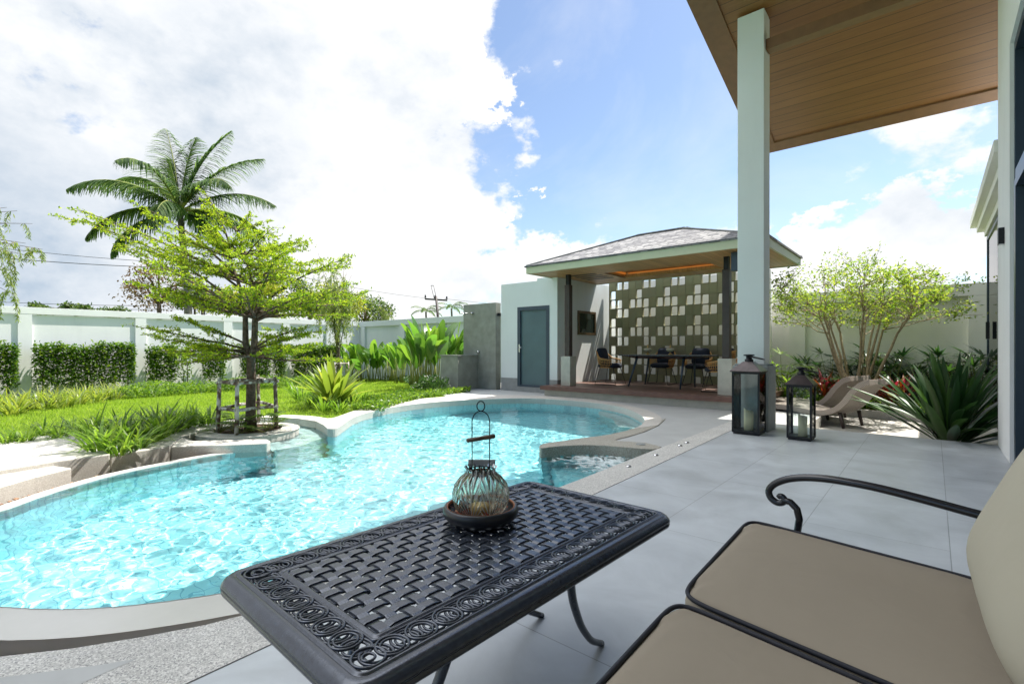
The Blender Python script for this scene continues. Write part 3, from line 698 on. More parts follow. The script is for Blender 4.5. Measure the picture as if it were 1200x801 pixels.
# granite strip polygon between terrace and pool / gutter on the near side
g_near_px = [(0,770),(83,760.7),(165.5,747),(240,733),(290,720),(330,706)]
gn = [Vector(P(x, y, 0)[:2]) for x, y in g_near_px]
A_pts = [Vector(P(x, y, 0)[:2]) for x, y in ((857,493.3),(766.7,527.5),(670.7,565.3),(500,628),(400,666))]
strip = [Vector((Bx(TY1), TY1)), Vector((Bx(TY1)-.22, TY1))]+A_pts+gn[::-1]+[Vector((-3.9,-.62)),Vector((-4.6,-.85)),Vector((-5.3,-.6)),Vector((-6.0,-.9)),Vector((-6.0,-9)),Vector((Bx(-9),-9))]
gs = sheet(strip, []); gb = MB(); gb.prism(strip, -0.5, 0.004); struct(gb.build('granite_strip', M['granite']))
# smooth grey wedge bottom-left
wd = [Vector(P(x, y, 0)[:2]) for x, y in ((-80,808),(0,795),(110,781),(160,773),(97,801),(40,830),(-80,900))]
wb = sheet(wd, [], z=0.0048); struct(wb.build('grey_paving_inlay', simple('grey_inlay', (.44,.45,.44), .6, var=.08, scale=5)))
# rear paving (pavilion forecourt), z 0
cop_o = [Vector(p) for p in co]
fore_edge = [p for p in cop_o if p.x > -9.6 and p.y > 5.0 and p.y > 0]
k0 = next(i for i, p in enumerate(ci) if p.y > 7.2 and p.x > -9.3); k1_ = next(i for i, p in enumerate(co) if p.y > 7.4 and p.x > -9.3)
fore = [ci[i] for i in range(k0, len(ci))]+[Vector(p[:2]) for p in p0((757,496),(772,498.5),(757,505.5),(738,511.5),(716,516.8),(738,517.8),(757,519.5),(777,524),(857,493.3))]+[Vector((Bx(TY1)-.22, TY1)),Vector((Bx(TY1), TY1)), Vector((-1.4, TY1)), Vector((-1.4, 9.2)), Vector((-2.0, 13.0)), Vector((-10.4, 13.0)), Vector((-10.4, 8.5)), co[k1_]]
struct(sheet(fore, [], z=0.0).build('paving', M['paving']))
# sunlit lounger court, a step lower than the terrace
ct = sheet([(-1.4, TY1),(4.0, TY1),(4.0, 10.9),(-1.9, 10.9),(-1.4, 9.2)], [], z=-0.16); struct(ct.build('lounger_court', M['granite_w']))
bd = sheet([(-2.0,10.9),(4.0,10.9),(4.0,13.0),(-2.0,13.0)], [], z=-0.10); struct(bd.build('planting_bed', M['soil']))
kb = MB(); kb.box(-1.92, 4.0, 10.86, 10.98, -.2, -.02); kb.box(-1.44,-1.36,TY1+.04,9.2,-.3,.003); struct(kb.build('court_kerb', M['granite_w']))
struct(sheet([(4.0,TY1),(GX1,TY1),(GX1,GY1),(4.0,GY1)], [], z=-0.12).build('side_ground', M['lawn']))
# ---- lawn with the pool side cut away
lawn_edge = co[:k1_+1]
lp = lawn_edge+[Vector((-10.4, 8.5)), Vector((-10.4, 13.0)), Vector((GX0, 13.0)), Vector((GX0, GY0)), Vector((-6.0, GY0)), Vector((-6.0, -.6))]
blk_back = [Vector(P(x, y, .03)[:2]) for x, y in ((-200,560),(0,530),(60,519),(110,512),(150,520),(190,512),(215,503))]
lp += blk_back
struct(sheet(lp, [], step=0.5, zf=lawn_z).build('lawn', M['lawn']))

# ---- stone blocks and kerbs on the garden side of the pool
def px_poly(z, *a): return [Vector(P(x, y, z)[:2]) for x, y in a]
b1 = MB(); b1.prism(px_poly(.03, (-260,600),(-60,562),(0,550),(63,540),(129,531.7),(98,505),(0,516),(-260,543)), -.3, .03)
o = b1.build('stone_bench', M['granite_w'], bevel=0.012); tag(o, 'broad pale granite slab seat beside the left edge of the pool, streaked with tree shadows', 'stone bench')
b2 = MB(); b2.prism(px_poly(0, (-260,640),(-60,590),(0,568),(40,556.5),(84,546),(60,543),(0,552),(-260,602)), -.3, -.015)
o = b2.build('stone_step', M['granite_w'], bevel=0.01); tag(o, 'low tapering granite step in front of the broad slab seat above the brown pebbles', 'stone step')
k1 = MB(); k1.prism(px_poly(.01, (129.5,532.5),(160,528),(199,522.3),(200,521.7),(213,511.5),(235,505),(258,500),(250,497.2),(222,500),(205,505.5),(193,513),(180,518),(160,521.5),(122,527)), -.3, .01)
o = k1.build('planter_kerb', M['granite_w'], bevel=0.012); tag(o, 'curving granite kerb holding back the strappy lilies between the slab seat and the tree basin', 'kerb')
k2 = MB(); k2.prism(px_poly(0, (200.5,523),(230,521.6),(260,521),(295,519.6),(313,518.6),(317,516.5),(313,514.3),(290,514),(260,515),(228,516.2),(212,512)), -.35, .0)
o = k2.build('basin_kerb', M['granite_w'], bevel=0.012); tag(o, 'short straight granite kerb standing in the water in front of the round tree planter', 'kerb')
isl = thing('tree_planter', 'round pale stone planter ring holding the staked tree in the shallow basin', 'planter', (ISL_C.x, ISL_C.y, WZ))
ib = MB()
isl_i = [ISL_C+Vector((0.44*math.cos(a), 0.41*math.sin(a))) for a in np.linspace(0, 2*PI, 40, endpoint=False)]
band(isl_i+isl_i[:1], island+island[:1], -0.9, -0.012, ib); ib.build('planter_ring', M['granite_w'], isl, bevel=0.012)
ss = MB(); sl_ = sheet(isl_i, [], step=.08, zf=lambda x, y: -0.03+.03*np.sin(x*9)*np.sin(y*11)); sl_.build('soil', M['soil'], isl)
# ------------------------------------------------------------- boundary walls
def boundary_wall_x(X, y0, y1, ztop, label, thick=0.2):     # runs along Y, faces +X
    t = thing('boundary_wall', label, 'wall', (X, (y0+y1)/2, -.4))
    w = MB(); w.box(X-thick, X, y0, y1, -.5, ztop-.22); w.build('wall_panel', M['wall'], t)
    c = MB(); c.box(X-thick-.03, X+.06, y0, y1, ztop-.20, ztop); c.build('coping', M['wall'], t, bevel=.004)
    ys = []
    for px in (29.5-135, 29.5, 165, 267, 335, 386, 424):
        d = 761.6/(1094-px)*abs(X); ys.append((d-abs(X)*ST)/CT)
    for y in ys:
        if y > y1-.1: continue
        p = MB(); p.box(X-.01, X+.057, y-.15, y+.15, -.5, ztop-.203); p.build('pillar', M['wall'], t)
    return t
boundary_wall_x(-20.4, -9, 13.2, 2.29, 'long white boundary wall along the left side of the lawn with square pillars')
def boundary_wall_y(Y, x0, x1, ztop, label, xs, m):
    t = thing('boundary_wall', label, 'wall', ((x0+x1)/2, Y, -.4))
    w = MB(); w.box(x0, x1, Y, Y+.2, -.5, ztop-.22); w.build('wall_panel', m, t)
    c = MB(); c.box(x0, x1, Y-.10, Y+.22, ztop-.24, ztop); c.build('coping', m, t, bevel=.004)
    for x in xs:
        p = MB(); p.box(x-.16, x+.16, Y-.097, Y+.01, -.5, ztop-.243); p.build('pillar', m, t)
    return t
Xp = [PY(px, 380, 13.0).x for px in (427, 473, 520)]
boundary_wall_y(13.0, -20.4, -8.2, 2.29, 'pale shaded boundary wall behind the banana plants at the end of the lawn', Xp, M['wall_g'])
Xr = [PY(px, 380, 13.0).x for px in (935, 1148)]+[2.6, 5.4]
boundary_wall_y(13.0, -8.2, 12.0, 2.33, 'cream boundary wall behind the pavilion and the small spreading tree', Xr, M['wall_c'])

# ------------------------------------------------------------- pavilion with store room
pav = thing('pavilion', 'open pool pavilion with grey shingle hip roof, timber deck and attached store room', 'pavilion', (-4.5, 10, 0))
d = MB(); d.box(-6.74, -2.35, 9.06, 12.4, 0.0, .148); d.build('deck_base', M['stone_plinth'], pav)
d = MB(); d.box(-6.80, -2.30, 9.0, 12.0, .15, .235); d.build('deck', [M['deck']], pav, bevel=.004)
d = MB(); d.box(-6.805, -2.295, 8.975, 8.998, .146, .237); d.build('deck_fascia', M['deck_edge'], pav)
# store room
SX0, SX1, SY0, SY1 = -8.52, -6.75, 9.58, 12.1
DX0, DX1, DZ0, DZ1 = -7.93, -7.02, .13, 2.07
w = MB()
ZT = 2.72
w.box(SX0, DX0-.04, SY0, SY0+.15, .33, ZT); w.box(DX1+.04, SX1, SY0, SY0+.15, .33, ZT); w.box(DX0-.04, DX1+.04, SY0, SY0+.15, DZ1+.04, ZT)
w.box(SX0, SX0+.15, SY0+.15, SY1, .33, ZT); w.box(SX1-.15, SX1, SY0+.15, SY1, .236, ZT); w.box(SX0+.15, SX1-.15, SY1-.15, SY1, .33, ZT)
w.box(SX0+.15, SX1-.15, SY0+.15, SY1-.15, ZT-.35, ZT-.2)
w.box(-7.35, SX1, SY0+.002, SY1, ZT, ZT+.06)
w.build('store_wall', M['wall_g'], pav)
w = MB(); w.box(SX0-.004, DX0-.04, SY0-.006, SY1, 0, .33); w.box(DX1+.04, SX1+.004, SY0-.006, SY0+.15, 0, .33); w.box(DX0-.04, DX1+.04, SY0-.006, SY0+.16, 0, DZ0-.003)
w.build('skirting', M['skirt'], pav)
dr = MB(); dr.box(DX0, DX1, SY0+.03, SY0+.07, DZ0+.002, DZ1); dro = dr.build('door', M['door'], pav)
f = MB(); f.box(DX0-.04, DX0+.055, SY0-.012, SY0+.04, DZ0-.001, DZ1+.04); f.box(DX1-.055, DX1+.04, SY0-.012, SY0+.04, DZ0-.001, DZ1+.04); f.box(DX0+.055, DX1-.055, SY0-.012, SY0+.04, DZ1-.055, DZ1+.04); f.box(DX0+.055, DX1-.055, SY0-.012, SY0+.04, DZ0, DZ0+.05)
f.build('door_frame', M['doorframe'], dro, bevel=.003)
h = MB(); h.box(DX0+.015, DX0+.045, SY0-.02, SY0-.012, .98, 1.18); h.tube([(DX0+.03, SY0-.012, 1.1), (DX0+.03, SY0-.05, 1.1), (DX0+.13, SY0-.05, 1.1)], .009); h.build('door_handle', M['steel'], dro)
# posts
for x in (-6.33, -2.87):
    b = MB(); b.box(x-.125, x+.125, 9.30, 9.55, .236, .90); pl = b.build('post_plinth', M['stone_plinth'], pav, bevel=.006)
    b = MB(); b.box(x-.065, x+.065, 9.36, 9.49, .90, 2.52); b.build('post', M['post'], pav, bevel=.006)
    b = MB(); b.box(x-.045, x+.045, 9.38, 9.47, 2.52, 2.77); b.build('post_cap', M['black'], pav)
# roof
ex0, ex1, ey0, ey1 = -6.93, -2.03, 8.63, 11.36; ze = 2.885; zb = 2.742
rf = MB(); zr = 3.51; ym = (ey0+ey1)/2; o_ = .03
A = [(ex0-o_, ey0-o_, ze), (ex1+o_, ey0-o_, ze), (ex1+o_, ey1+o_, ze), (ex0-o_, ey1+o_, ze), (-4.88, ym, zr), (-3.85, ym, zr)]
B = [(x, y, z+.03) for x, y, z in A]
rf.add(A+B, [(0,1,7,6),(2,3,9,8),(6,7,11,10),(7,8,11),(8,9,10,11),(9,6,10),(1,2,8,7),(3,0,6,9),(3,2,1,0)])
def shingle():
    m, nt, b = mat('grey_shingles'); tc = N(nt, 'ShaderNodeTexCoord'); mp = N(nt, 'ShaderNodeMapping'); L(nt, tc.outputs['Object'], mp.inputs[0])
    geo = N(nt, 'ShaderNodeNewGeometry'); sp = N(nt, 'ShaderNodeSeparateXYZ'); L(nt, tc.outputs['Object'], sp.inputs[0])
    sn = N(nt, 'ShaderNodeSeparateXYZ'); L(nt, geo.outputs['Normal'], sn.inputs[0])
    ax = N(nt, 'ShaderNodeMath', operation='ABSOLUTE'); L(nt, sn.outputs[0], ax.inputs[0]); ay = N(nt, 'ShaderNodeMath', operation='ABSOLUTE'); L(nt, sn.outputs[1], ay.inputs[0])
    gt = N(nt, 'ShaderNodeMath', operation='GREATER_THAN'); L(nt, ax.outputs[0], gt.inputs[0]); L(nt, ay.outputs[0], gt.inputs[1])
    mx = N(nt, 'ShaderNodeMix'); mx.data_type = 'FLOAT'; L(nt, gt.outputs[0], mx.inputs[0]); L(nt, sp.outputs[0], mx.inputs[2]); L(nt, sp.outputs[1], mx.inputs[3])
    cb = N(nt, 'ShaderNodeCombineXYZ'); L(nt, mx.outputs[0], cb.inputs[0]); L(nt, sp.outputs[2], cb.inputs[1])
    br = N(nt, 'ShaderNodeTexBrick', Scale=1.0); br.inputs['Brick Width'].default_value = .16; br.inputs['Row Height'].default_value = .058; br.inputs['Mortar Size'].default_value = .006; br.offset = .37
    br.inputs['Color1'].default_value = (.13,.13,.14,1); br.inputs['Color2'].default_value = (.34,.335,.33,1); br.inputs['Mortar'].default_value = (.07,.07,.075,1); L(nt, cb.outputs[0], br.inputs[0])
    no = N(nt, 'ShaderNodeTexNoise', Scale=60.0, Detail=3.0); L(nt, tc.outputs['Object'], no.inputs[0])
    mr = N(nt, 'ShaderNodeMapRange'); mr.inputs['To Min'].default_value = .7; mr.inputs['To Max'].default_value = 1.3; L(nt, no.outputs[0], mr.inputs[0])
    mu = N(nt, 'ShaderNodeVectorMath', operation='SCALE'); L(nt, br.outputs[0], mu.inputs[0]); L(nt, mr.outputs[0], mu.inputs['Scale']); L(nt, mu.outputs[0], b.inputs['Base Color'])
    b.inputs['Roughness'].default_value = .9
    bp = N(nt, 'ShaderNodeBump', Strength=.9, Distance=.02); L(nt, br.outputs['Fac'], bp.inputs['Height']); bp.invert = True; L(nt, bp.outputs[0], b.inputs['Normal'])
    return m
M['shingle'] = shingle(); rf.build('roof', M['shingle'], pav)
# ridge and hip caps
for a, b_ in (((-4.88, ym, zr+.035), (-3.85, ym, zr+.035)), ((ex0, ey0, ze+.035), (-4.88, ym, zr+.035)), ((ex1, ey0, ze+.035), (-3.85, ym, zr+.035)), ((ex1, ey1, ze+.035), (-3.85, ym, zr+.035)), ((ex0, ey1, ze+.035), (-4.88, ym, zr+.035))):
    c = MB(); c.bar(a, b_, .12, .02); c.build('ridge_cap', simple('ridge_cap', (.30,.30,.30), .9, var=.2, scale=20), pav)
fs_ = MB(); fs_.box(ex0, ex1, ey0, ey0+.04, zb, ze-.002); fs_.box(ex0, ex1, ey1-.04, ey1, zb, ze-.002); fs_.box(ex0, ex0+.04, ey0+.04, ey1-.04, zb, ze-.002); fs_.box(ex1-.04, ex1, ey0+.04, ey1-.04, zb, ze-.002)
fs_.build('fascia', M['fascia'], pav, bevel=.003)
# ceiling: timber with a recessed tray and slots
cz = zb+.015
tx0, tx1, ty0, ty1 = -5.6, -3.35, 9.75, 10.75
cl = MB(); cl.box(ex0+.04, tx0, ey0+.04, ey1-.04, cz, cz+.02); cl.box(tx1, ex1-.04, ey0+.04, ey1-.04, cz, cz+.02); cl.box(tx0, tx1, ey0+.04, ty0, cz, cz+.02); cl.box(tx0, tx1, ty1, ey1-.04, cz, cz+.02)
cl.box(tx0, tx1, ty0, ty0+.02, cz+.02, cz+.12); cl.box(tx0, tx1, ty1-.02, ty1, cz+.02, cz+.12); cl.box(tx0, tx0+.02, ty0+.02, ty1-.02, cz+.02, cz+.12); cl.box(tx1-.02, tx1, ty0+.02, ty1-.02, cz+.02, cz+.12)
cl.box(tx0-.1, tx1+.1, ty0-.05, ty1+.05, cz+.12, cz+.135)
cl.build('ceiling', M['ceil'], pav)
cm, cnt, cb_ = mat('orange_cove_light'); cb_.inputs['Emission Color'].default_value = (1, .30, .04, 1); cb_.inputs['Emission Strength'].default_value = .12; cb_.inputs['Base Color'].default_value = (.5,.2,.05,1)
cv = MB(); cv.box(tx0+.1, tx1-.1, ty1-.05, ty1-.02, cz+.085, cz+.105); cv.box(tx0+.02, tx0+.05, ty0+.3, ty1-.06, cz+.075, cz+.115); cv.build('cove_light', cm, pav)
sm_ = MB()
for i in range(4): sm_.box(-6.45, -5.75, 9.6+i*.26, 9.72+i*.26, cz-.004, cz-.0005)
sm_.build('ceiling_slot', M['post'], pav)
# perforated screen wall: 20 x 11 blocks, 4 x 3 repeat of openings
sc = MB(); cwd, chh = .1877, .245; sx0 = -6.64; sy = 11.86; th = .085; zt = 2.86
rows = 11
RD = 4
for r in range(rows):
    for c in range(20):
        x0 = sx0+c*cwd; z1 = zt-r*chh; z0 = z1-chh; rr = r % 3; cc = c % 4
        op = (rr == 0 and cc in (1, 2)) or (rr == 1 and cc == 0) or (rr == 2 and cc in (3, 0, 1))
        g = .0035
        if not op:
            sc.box(x0+g, x0+cwd-g, sy, sy+th, z0+g, z1-g)
            sc.box(x0, x0+cwd, sy+.012, sy+th-.012, z0, z1)
        else:
            # rounded rectangular opening
            m1 = .011; hw = cwd/2-m1; hh = chh/2-m1; rad = .028; cxx = x0+cwd/2; czz = (z0+z1)/2
            inner = []
            for q, (sx_, sz_) in enumerate(((1,1),(-1,1),(-1,-1),(1,-1))):
                for j in range(RD+1):
                    a = (q*90+90*j/RD)*PI/180; inner.append((cxx+sx_*(hw-rad)+rad*math.cos(a), czz+sz_*(hh-rad)+rad*math.sin(a)))
            nI = len(inner); outer = []
            for (ix, iz) in inner:
                dx, dz = ix-cxx, iz-czz; s_ = min((cwd/2-g)/abs(dx) if abs(dx) > 1e-6 else 99, (chh/2-g)/abs(dz) if abs(dz) > 1e-6 else 99); outer.append((cxx+dx*s_, czz+dz*s_))
            vs = [(x, sy, z) for x, z in inner]+[(x, sy, z) for x, z in outer]+[(x, sy+th, z) for x, z in inner]+[(x, sy+th, z) for x, z in outer]
            fsx = []
            for i in range(nI):
                j = (i+1) % nI
                fsx += [(nI+i, nI+j, j, i), (i, j, 2*nI+j, 2*nI+i), (2*nI+i, 2*nI+j, 3*nI+j, 3*nI+i), (nI+j, nI+i, 3*nI+i, 3*nI+j)]
            sc.add(vs, fsx)
sc.box(sx0-.02, sx0, sy, sy+th, .236, zt); sc.box(sx0+20*cwd, sx0+20*cwd+.04, sy, sy+th, .236, zt)
def screen_mat():
    m, nt, b = mat('olive_cement_blocks'); geo = N(nt, 'ShaderNodeNewGeometry')
    L(nt, ramp(nt, geo.outputs['Random Per Island'], [(0, (.20,.195,.105)), (.5, (.25,.24,.13)), (1, (.225,.21,.125))]), b.inputs['Base Color']); b.inputs['Roughness'].default_value = .7
    return m
sc.build('screen_wall', screen_mat(), pav)
q = MB(); q.box(-6.74, -2.85, 12.55, 12.65, 0, 2.9); q.build('rear_wall', M['wall'], pav)
# mirror on the side wall (its own thing)
mz0, mz1 = 1.42, 2.02
ma, mb_ = PX(676.5, 380, SX1).y, PX(697, 380, SX1).y
mr_ = thing('wall_mirror', 'small framed mirror hanging on the inner side wall of the pavilion', 'mirror', (SX1+.01, ma, mz0))
q = MB(); q.box(SX1+.002, SX1+.015, ma+.05, mb_-.05, mz0+.05, mz1-.05); q.build('mirror_glass', M['mirror'], mr_)
q = MB(); q.box(SX1+.002, SX1+.04, ma, ma+.055, mz0, mz1); q.box(SX1+.002, SX1+.04, mb_-.055, mb_, mz0, mz1); q.box(SX1+.002, SX1+.04, ma+.055, mb_-.055, mz0, mz0+.055); q.box(SX1+.002, SX1+.04, ma+.055, mb_-.055, mz1-.055, mz1); q.build('frame', simple('bronze_frame', (.12,.08,.04), .4, metal=.4, var=.4, scale=60), mr_)
# outdoor wall lamp / speaker under the ceiling by the right post
q = MB(); q.box(-2.66, -2.50, 8.95, 9.10, 2.42, 2.738); tag(q.build('speaker', M['doorframe'], bevel=.01), 'small blue-grey speaker box hanging under the pavilion eave beside the right post', 'speaker')

# ------------------------------------------------------------- shower wall and low planter
shw = thing('shower_wall', 'tall polished cement outdoor shower wall left of the store room', 'shower wall', (-9.2, 9.5, 0))
q = MB(); q.box(-9.86, -8.66, 9.52, 9.72, 0, 2.27); q.build('cement_slab', M['concrete'], shw, bevel=.004)
q = MB(); q.tube([(-9.5, 9.52, 2.02), (-9.5, 9.14, 2.02)], .010); q.tube([(-9.5, 9.46, 2.02), (-9.5, 9.515, 2.02)], .03); q.lathe([(.001, .02), (.02, .02), (.075, 0), (.075, -.012), (.001, -.012)], (-9.5, 9.12, 2.0), 20); q.build('shower_head', M['steel'], shw)
q = MB(); q.tube([(-9.27, 9.47, .98), (-9.27, 9.515, .98)], .035); q.build('tap', M['steel'], shw)
q = MB(); q.box(-8.655, -8.60, 9.58, 9.66, 1.92, 2.0); q.build('lamp', M['black'], shw)
pb = MB(); pb.box(-9.95, -9.3, 8.78, 8.90, 0, .88); pb.box(-9.42, -9.3, 8.90, 9.517, 0, .88); pb.box(-9.95, -9.83, 8.90, 9.50, 0, .88); pb.box(-9.97, -9.28, 8.76, 8.92, .88, .91); pb.box(-9.44,-9.28,8.92,9.517,.88,.91)
tag(pb.build('low_wall', M['concrete']), 'waist-high cement corner wall attached in front of the shower wall beside the banana plants', 'low wall')

# ------------------------------------------------------------- house
HX = 0.55
house = thing('house', 'main house with timber soffit roof, white column and dark framed sliding doors at the right', 'house', (2, 3, 0))
ep = 10.07; ez = 4.694; sl2 = 0.285
def sz(y): return ez+sl2*(ep-y)
XL = -2.50; XR = 6.0; YB = -6.0
sf = MB()
def slopeslab(mb, x0, x1, y0, y1, a, b):
    mb.add([(x0,y0,sz(y0)+a),(x1,y0,sz(y0)+a),(x1,y1,sz(y1)+a),(x0,y1,sz(y1)+a),(x0,y0,sz(y0)+b),(x1,y0,sz(y0)+b),(x1,y1,sz(y1)+b),(x0,y1,sz(y1)+b)],
           [(0,3,2,1),(4,5,6,7),(0,1,5,4),(1,2,6,5),(2,3,7,6),(3,0,4,7)])
YN = 9.13; XN = -2.31
slopeslab(sf, XL+.33, XR, YB, ep-.25, 0.03, .05); sf.build('soffit', M['soffit'], house)
q = MB(); slopeslab(q, XL, XL+.33, YB, YN, 0, .05); slopeslab(q, XN, XL+.33, YN, ep-.25, 0, .05); slopeslab(q, XN, XR, ep-.25, ep, 0, .05); q.build('soffit_trim', M['soffit_trim'], house, bevel=.004)
q = MB(); slopeslab(q, XL-.01, XR, YB, YN, .052, .20); slopeslab(q, XN-.01, XR, YN, ep+.012, .052, .20); q.build('roof_slab', M['fascia'], house)
q = MB(); slopeslab(q, XL-.02, XR, YB, YN, .202, .23); slopeslab(q, XN-.02, XR, YN, ep+.02, .202, .23); q.build('roof', M['shingle'], house)
# beam under the soffit
yb_ = 7.20
q = MB(); q.box(-1.675, XR, 7.12, 7.27, sz(7.2)-.50, sz(7.2)-.36); q.build('beam', M['soffit_trim'], house, bevel=.004)
# column
q = MB(); q.box(-2.01, -1.68, 7.05, 7.34, .88, sz(7.34)+.06); col = q.build('column', M['wall_g'], house, bevel=.008)
q = MB(); q.box(-2.06, -1.62, 7.0, 7.41, .009, .86); q.box(-2.04, -1.64, 7.02, 7.39, .86, .885); q.build('column_plinth', M['plinth_grey'], col, bevel=.01)
# right-hand wall: pier, door head, frames
dj = 6.62; dh = 1.1+348*( (761.6*HX/(1181.6-1094)) )/F
q = MB(); q.box(HX, HX+.25, dj, 7.72, .009, sz(7.72)+.06); q.box(HX, HX+.25, -6, dj, dh, sz(6.6)+.06)
q.add([(HX,-6,sz(6.6)+.06),(HX+.25,-6,sz(6.6)+.06),(HX+.25,6.6,sz(6.6)+.06),(HX,6.6,sz(6.6)+.06),(HX,-6,sz(-6)+.04),(HX+.25,-6,sz(-6)+.04),(HX+.25,6.6,sz(6.6)+.062),(HX,6.6,sz(6.6)+.062)],[(0,3,2,1),(4,5,6,7),(0,1,5,4),(1,2,6,5),(2,3,7,6),(3,0,4,7)])
q.box(HX+.25, XR, 7.52, 7.72, .009, sz(7.72)+.06)
q.box(HX, XR, -6.2, -6.0, 0, sz(-6)+.04); q.box(XR-.2, XR, -6, 7.5, 0, sz(7.5))
q.build('wall', M['wall'], house, bevel=.004)
df = thing('sliding_door', 'tall dark blue framed glass sliding door in the house wall at the right edge', 'sliding door', (HX, 5, 0))
q = MB(); q.box(HX+.03, HX+.2, dj-.07, dj, .01, dh-.004); q.box(HX+.03, HX+.2, -5.9, dj-.07, dh-.10, dh-.004); q.box(HX+.012, HX+.10, dj-.30, dj-.22, .01, 2.62); q.box(HX+.012, HX+.10, -5.9, dj-.30, 2.55, 2.70); q.box(HX+.02,HX+.2,-5.9,dj-.07,.01,.05)
for y in (4.9, 3.3, 1.7): q.box(HX+.03, HX+.12, y-.05, y+.05, .05, dh-.10)
q.build('frame', M['doorframe'], df)
q = MB(); q.box(HX+.10, HX+.11, -5.9, dj-.07, .05, dh-.10); q.build('glass', M['darkglass'], df)
# far wing with stepped cornice
wing = thing('house_wing', 'far wing of the house with a stepped cornice above tall dark framed glass', 'house wing', (1.2, 10, 0))
q = MB()
xw = .62
ztp = 3.44
for (xo, za, zb2) in ((0.05, ztp-.14, ztp), (.13, ztp-.26, ztp-.14), (.22, ztp-.38, ztp-.26)):
    q.box(.47+xo, 3.5, 7.78+0.0*xo, 12.6-xo*2.2, za, zb2)
q.build('cornice', M['wall_c'], wing, bevel=.006)
q = MB(); q.box(.72, .92, 7.78, 8.3, -.12, ztp-.38); q.box(.74,3.4,7.80,7.95,-.12,ztp-.38); q.build('pier', M['wall'], wing)
q = MB(); q.box(.74, .76, 8.3, 12.2, 0, ztp-.40); q.box(.74, 3.4, 12.18, 12.2, 0, ztp-.40); q.build('glass', glass_mat('wing_glass', (.55,.62,.62)), wing)
q = MB()
for y in (8.32, 10.2, 12.17): q.box(.725, .765, y-.03, y+.03, -.1, ztp-.385)
q.box(.725, .765, 8.3, 12.2, -.1, .04); q.box(.725,.765,8.3,12.2,ztp-.45,ztp-.385); q.build('frame', M['doorframe'], wing)
for (px, py0, py1, X_) in ((1176.5, 267, 286, HX-.002), (1159.5, 377, 397, .72)):
    c = PX(px, (py0+py1)/2, X_); c0 = PX(px, py1, X_).z; c1 = PX(px, py0, X_).z
    lm = thing('wall_lamp', 'small black box wall lamp high on the white pier beside the sliding door' if X_ < .6 else 'small black box wall lamp on the glass corner of the far wing', 'wall lamp', (c.x, c.y, c.z))
    q = MB(); q.box(X_-.045, X_, c.y-.05, c.y+.05, c0, c1); q.build('lamp_body', M['black'], lm, bevel=.004)
    q = MB(); q.box(X_-.04, X_-.006, c.y-.042, c.y+.042, c0-.004, c0+.0005); q.build('lens', M['steel'], lm)
# ------------------------------------------------------------- vegetation
def V3(p): return np.array((p[0], p[1], p[2]), float)
def arr(*a): return np.array(a, float)

# grass blades over the lawn (nobody could count them)
def make_grass():
    rng = np.random.default_rng(21)
    n = 230000
    x = rng.uniform(-20.2, -5.5, n); y = rng.uniform(-3.0, 12.9, n)
    d = -x*ST+y*CT; lat = x*CT+y*ST
    k = (d > 3.5) & (lat/d > -1.12) & (lat/d < .05)
    k &= rng.random(n) < np.clip((9.0/np.maximum(d, 1))**1.2, .25, 1)
    k &= pip(lp, x, y)
    x, y, d = x[k], y[k], d[k]; z = lawn_z(x, y)
    m = len(x); mb = MB()
    L_ = rng.uniform(.025, .06, m)*(1+d*0.03); az = rng.uniform(0, 2*PI, m)
    blades(mb, np.column_stack([x, y, z-.004]), az, rng.uniform(.7, 1.5, m), L_, .006*(1+d*.12), rng.uniform(.2, 1.0, m), k=1, prof=lambda t: 1.0-.85*t)
    stuff(mb.build('lawn_blades', M['lf_grass']), 'bright mown lawn grass sloping away to the boundary wall', 'grass')
make_grass()

# hedges along the left wall, one between each pair of pillars
def hedge(px0, px1, ytop, label, sparse=1.0, seed=1):
    rng = np.random.default_rng(seed); X = -20.05
    a = PX(px0, ytop, X); b = PX(px1, ytop, X); y0, y1 = a.y, b.y; zt = (a.z+b.z)/2; zb_ = -.36
    t = thing('clipped_hedge', label, 'hedge', (X, (y0+y1)/2, zb_), 'hedges growing against the white boundary wall')
    mb = MB(); n = int((y1-y0)*3900*sparse)
    ncol = max(2, int((y1-y0)/.33)); cols = y0+(np.arange(ncol)+.5)*(y1-y0)/ncol
    ci_ = rng.integers(0, ncol, n); hcol = zt+rng.normal(0, .06, ncol)
    yy = np.clip(cols[ci_]+rng.normal(0, .13, n), y0, y1); u = rng.random(n)**.75
    zz = zb_+.28+u*(hcol[ci_]-zb_-.28)+rng.normal(0, .05, n); xx = X+rng.uniform(-.16, .20, n)*(1-.25*u)
    dd = rdir(n, rng); dd[:, 2] = dd[:, 2]*.6+.1; dd[:, 0] += .4
    leaves(mb, np.column_stack([xx, yy, zz]), dd, rng.uniform(.06, .13, n), rng.uniform(.035, .06, n), rng=rng)
    mb.build('foliage', M['lf_hedge'], t)
    sb = MB()
    for c in cols: sb.tube([(X+.02, c, zb_), (X+.03, c+rng.normal(0,.03), zb_+.6), (X, c+rng.normal(0,.05), zb_+1.1)], [.018, .014, .006], 5)
    sb.build('stems', M['bark'], t)
hedge(-90, 20, 406, 'leafy hedge panel cut off by the left edge of the photo against the white wall', 1, 1)
hedge(40, 157, 405, 'widest leafy hedge panel on the white wall, second from the left edge', 1, 2)
hedge(172, 208, 405, 'hedge panel just right of the second white pillar, bare wall beside it', 1, 3)
hedge(212, 222, 410, 'thin sparse hedge shoot standing alone on bare white wall', .35, 4)
hedge(238, 262, 406, 'narrow hedge panel behind the trunk of the staked tree', 1, 5)
hedge(283, 316, 405, 'hedge panel just right of the staked tree trunk', 1, 6)
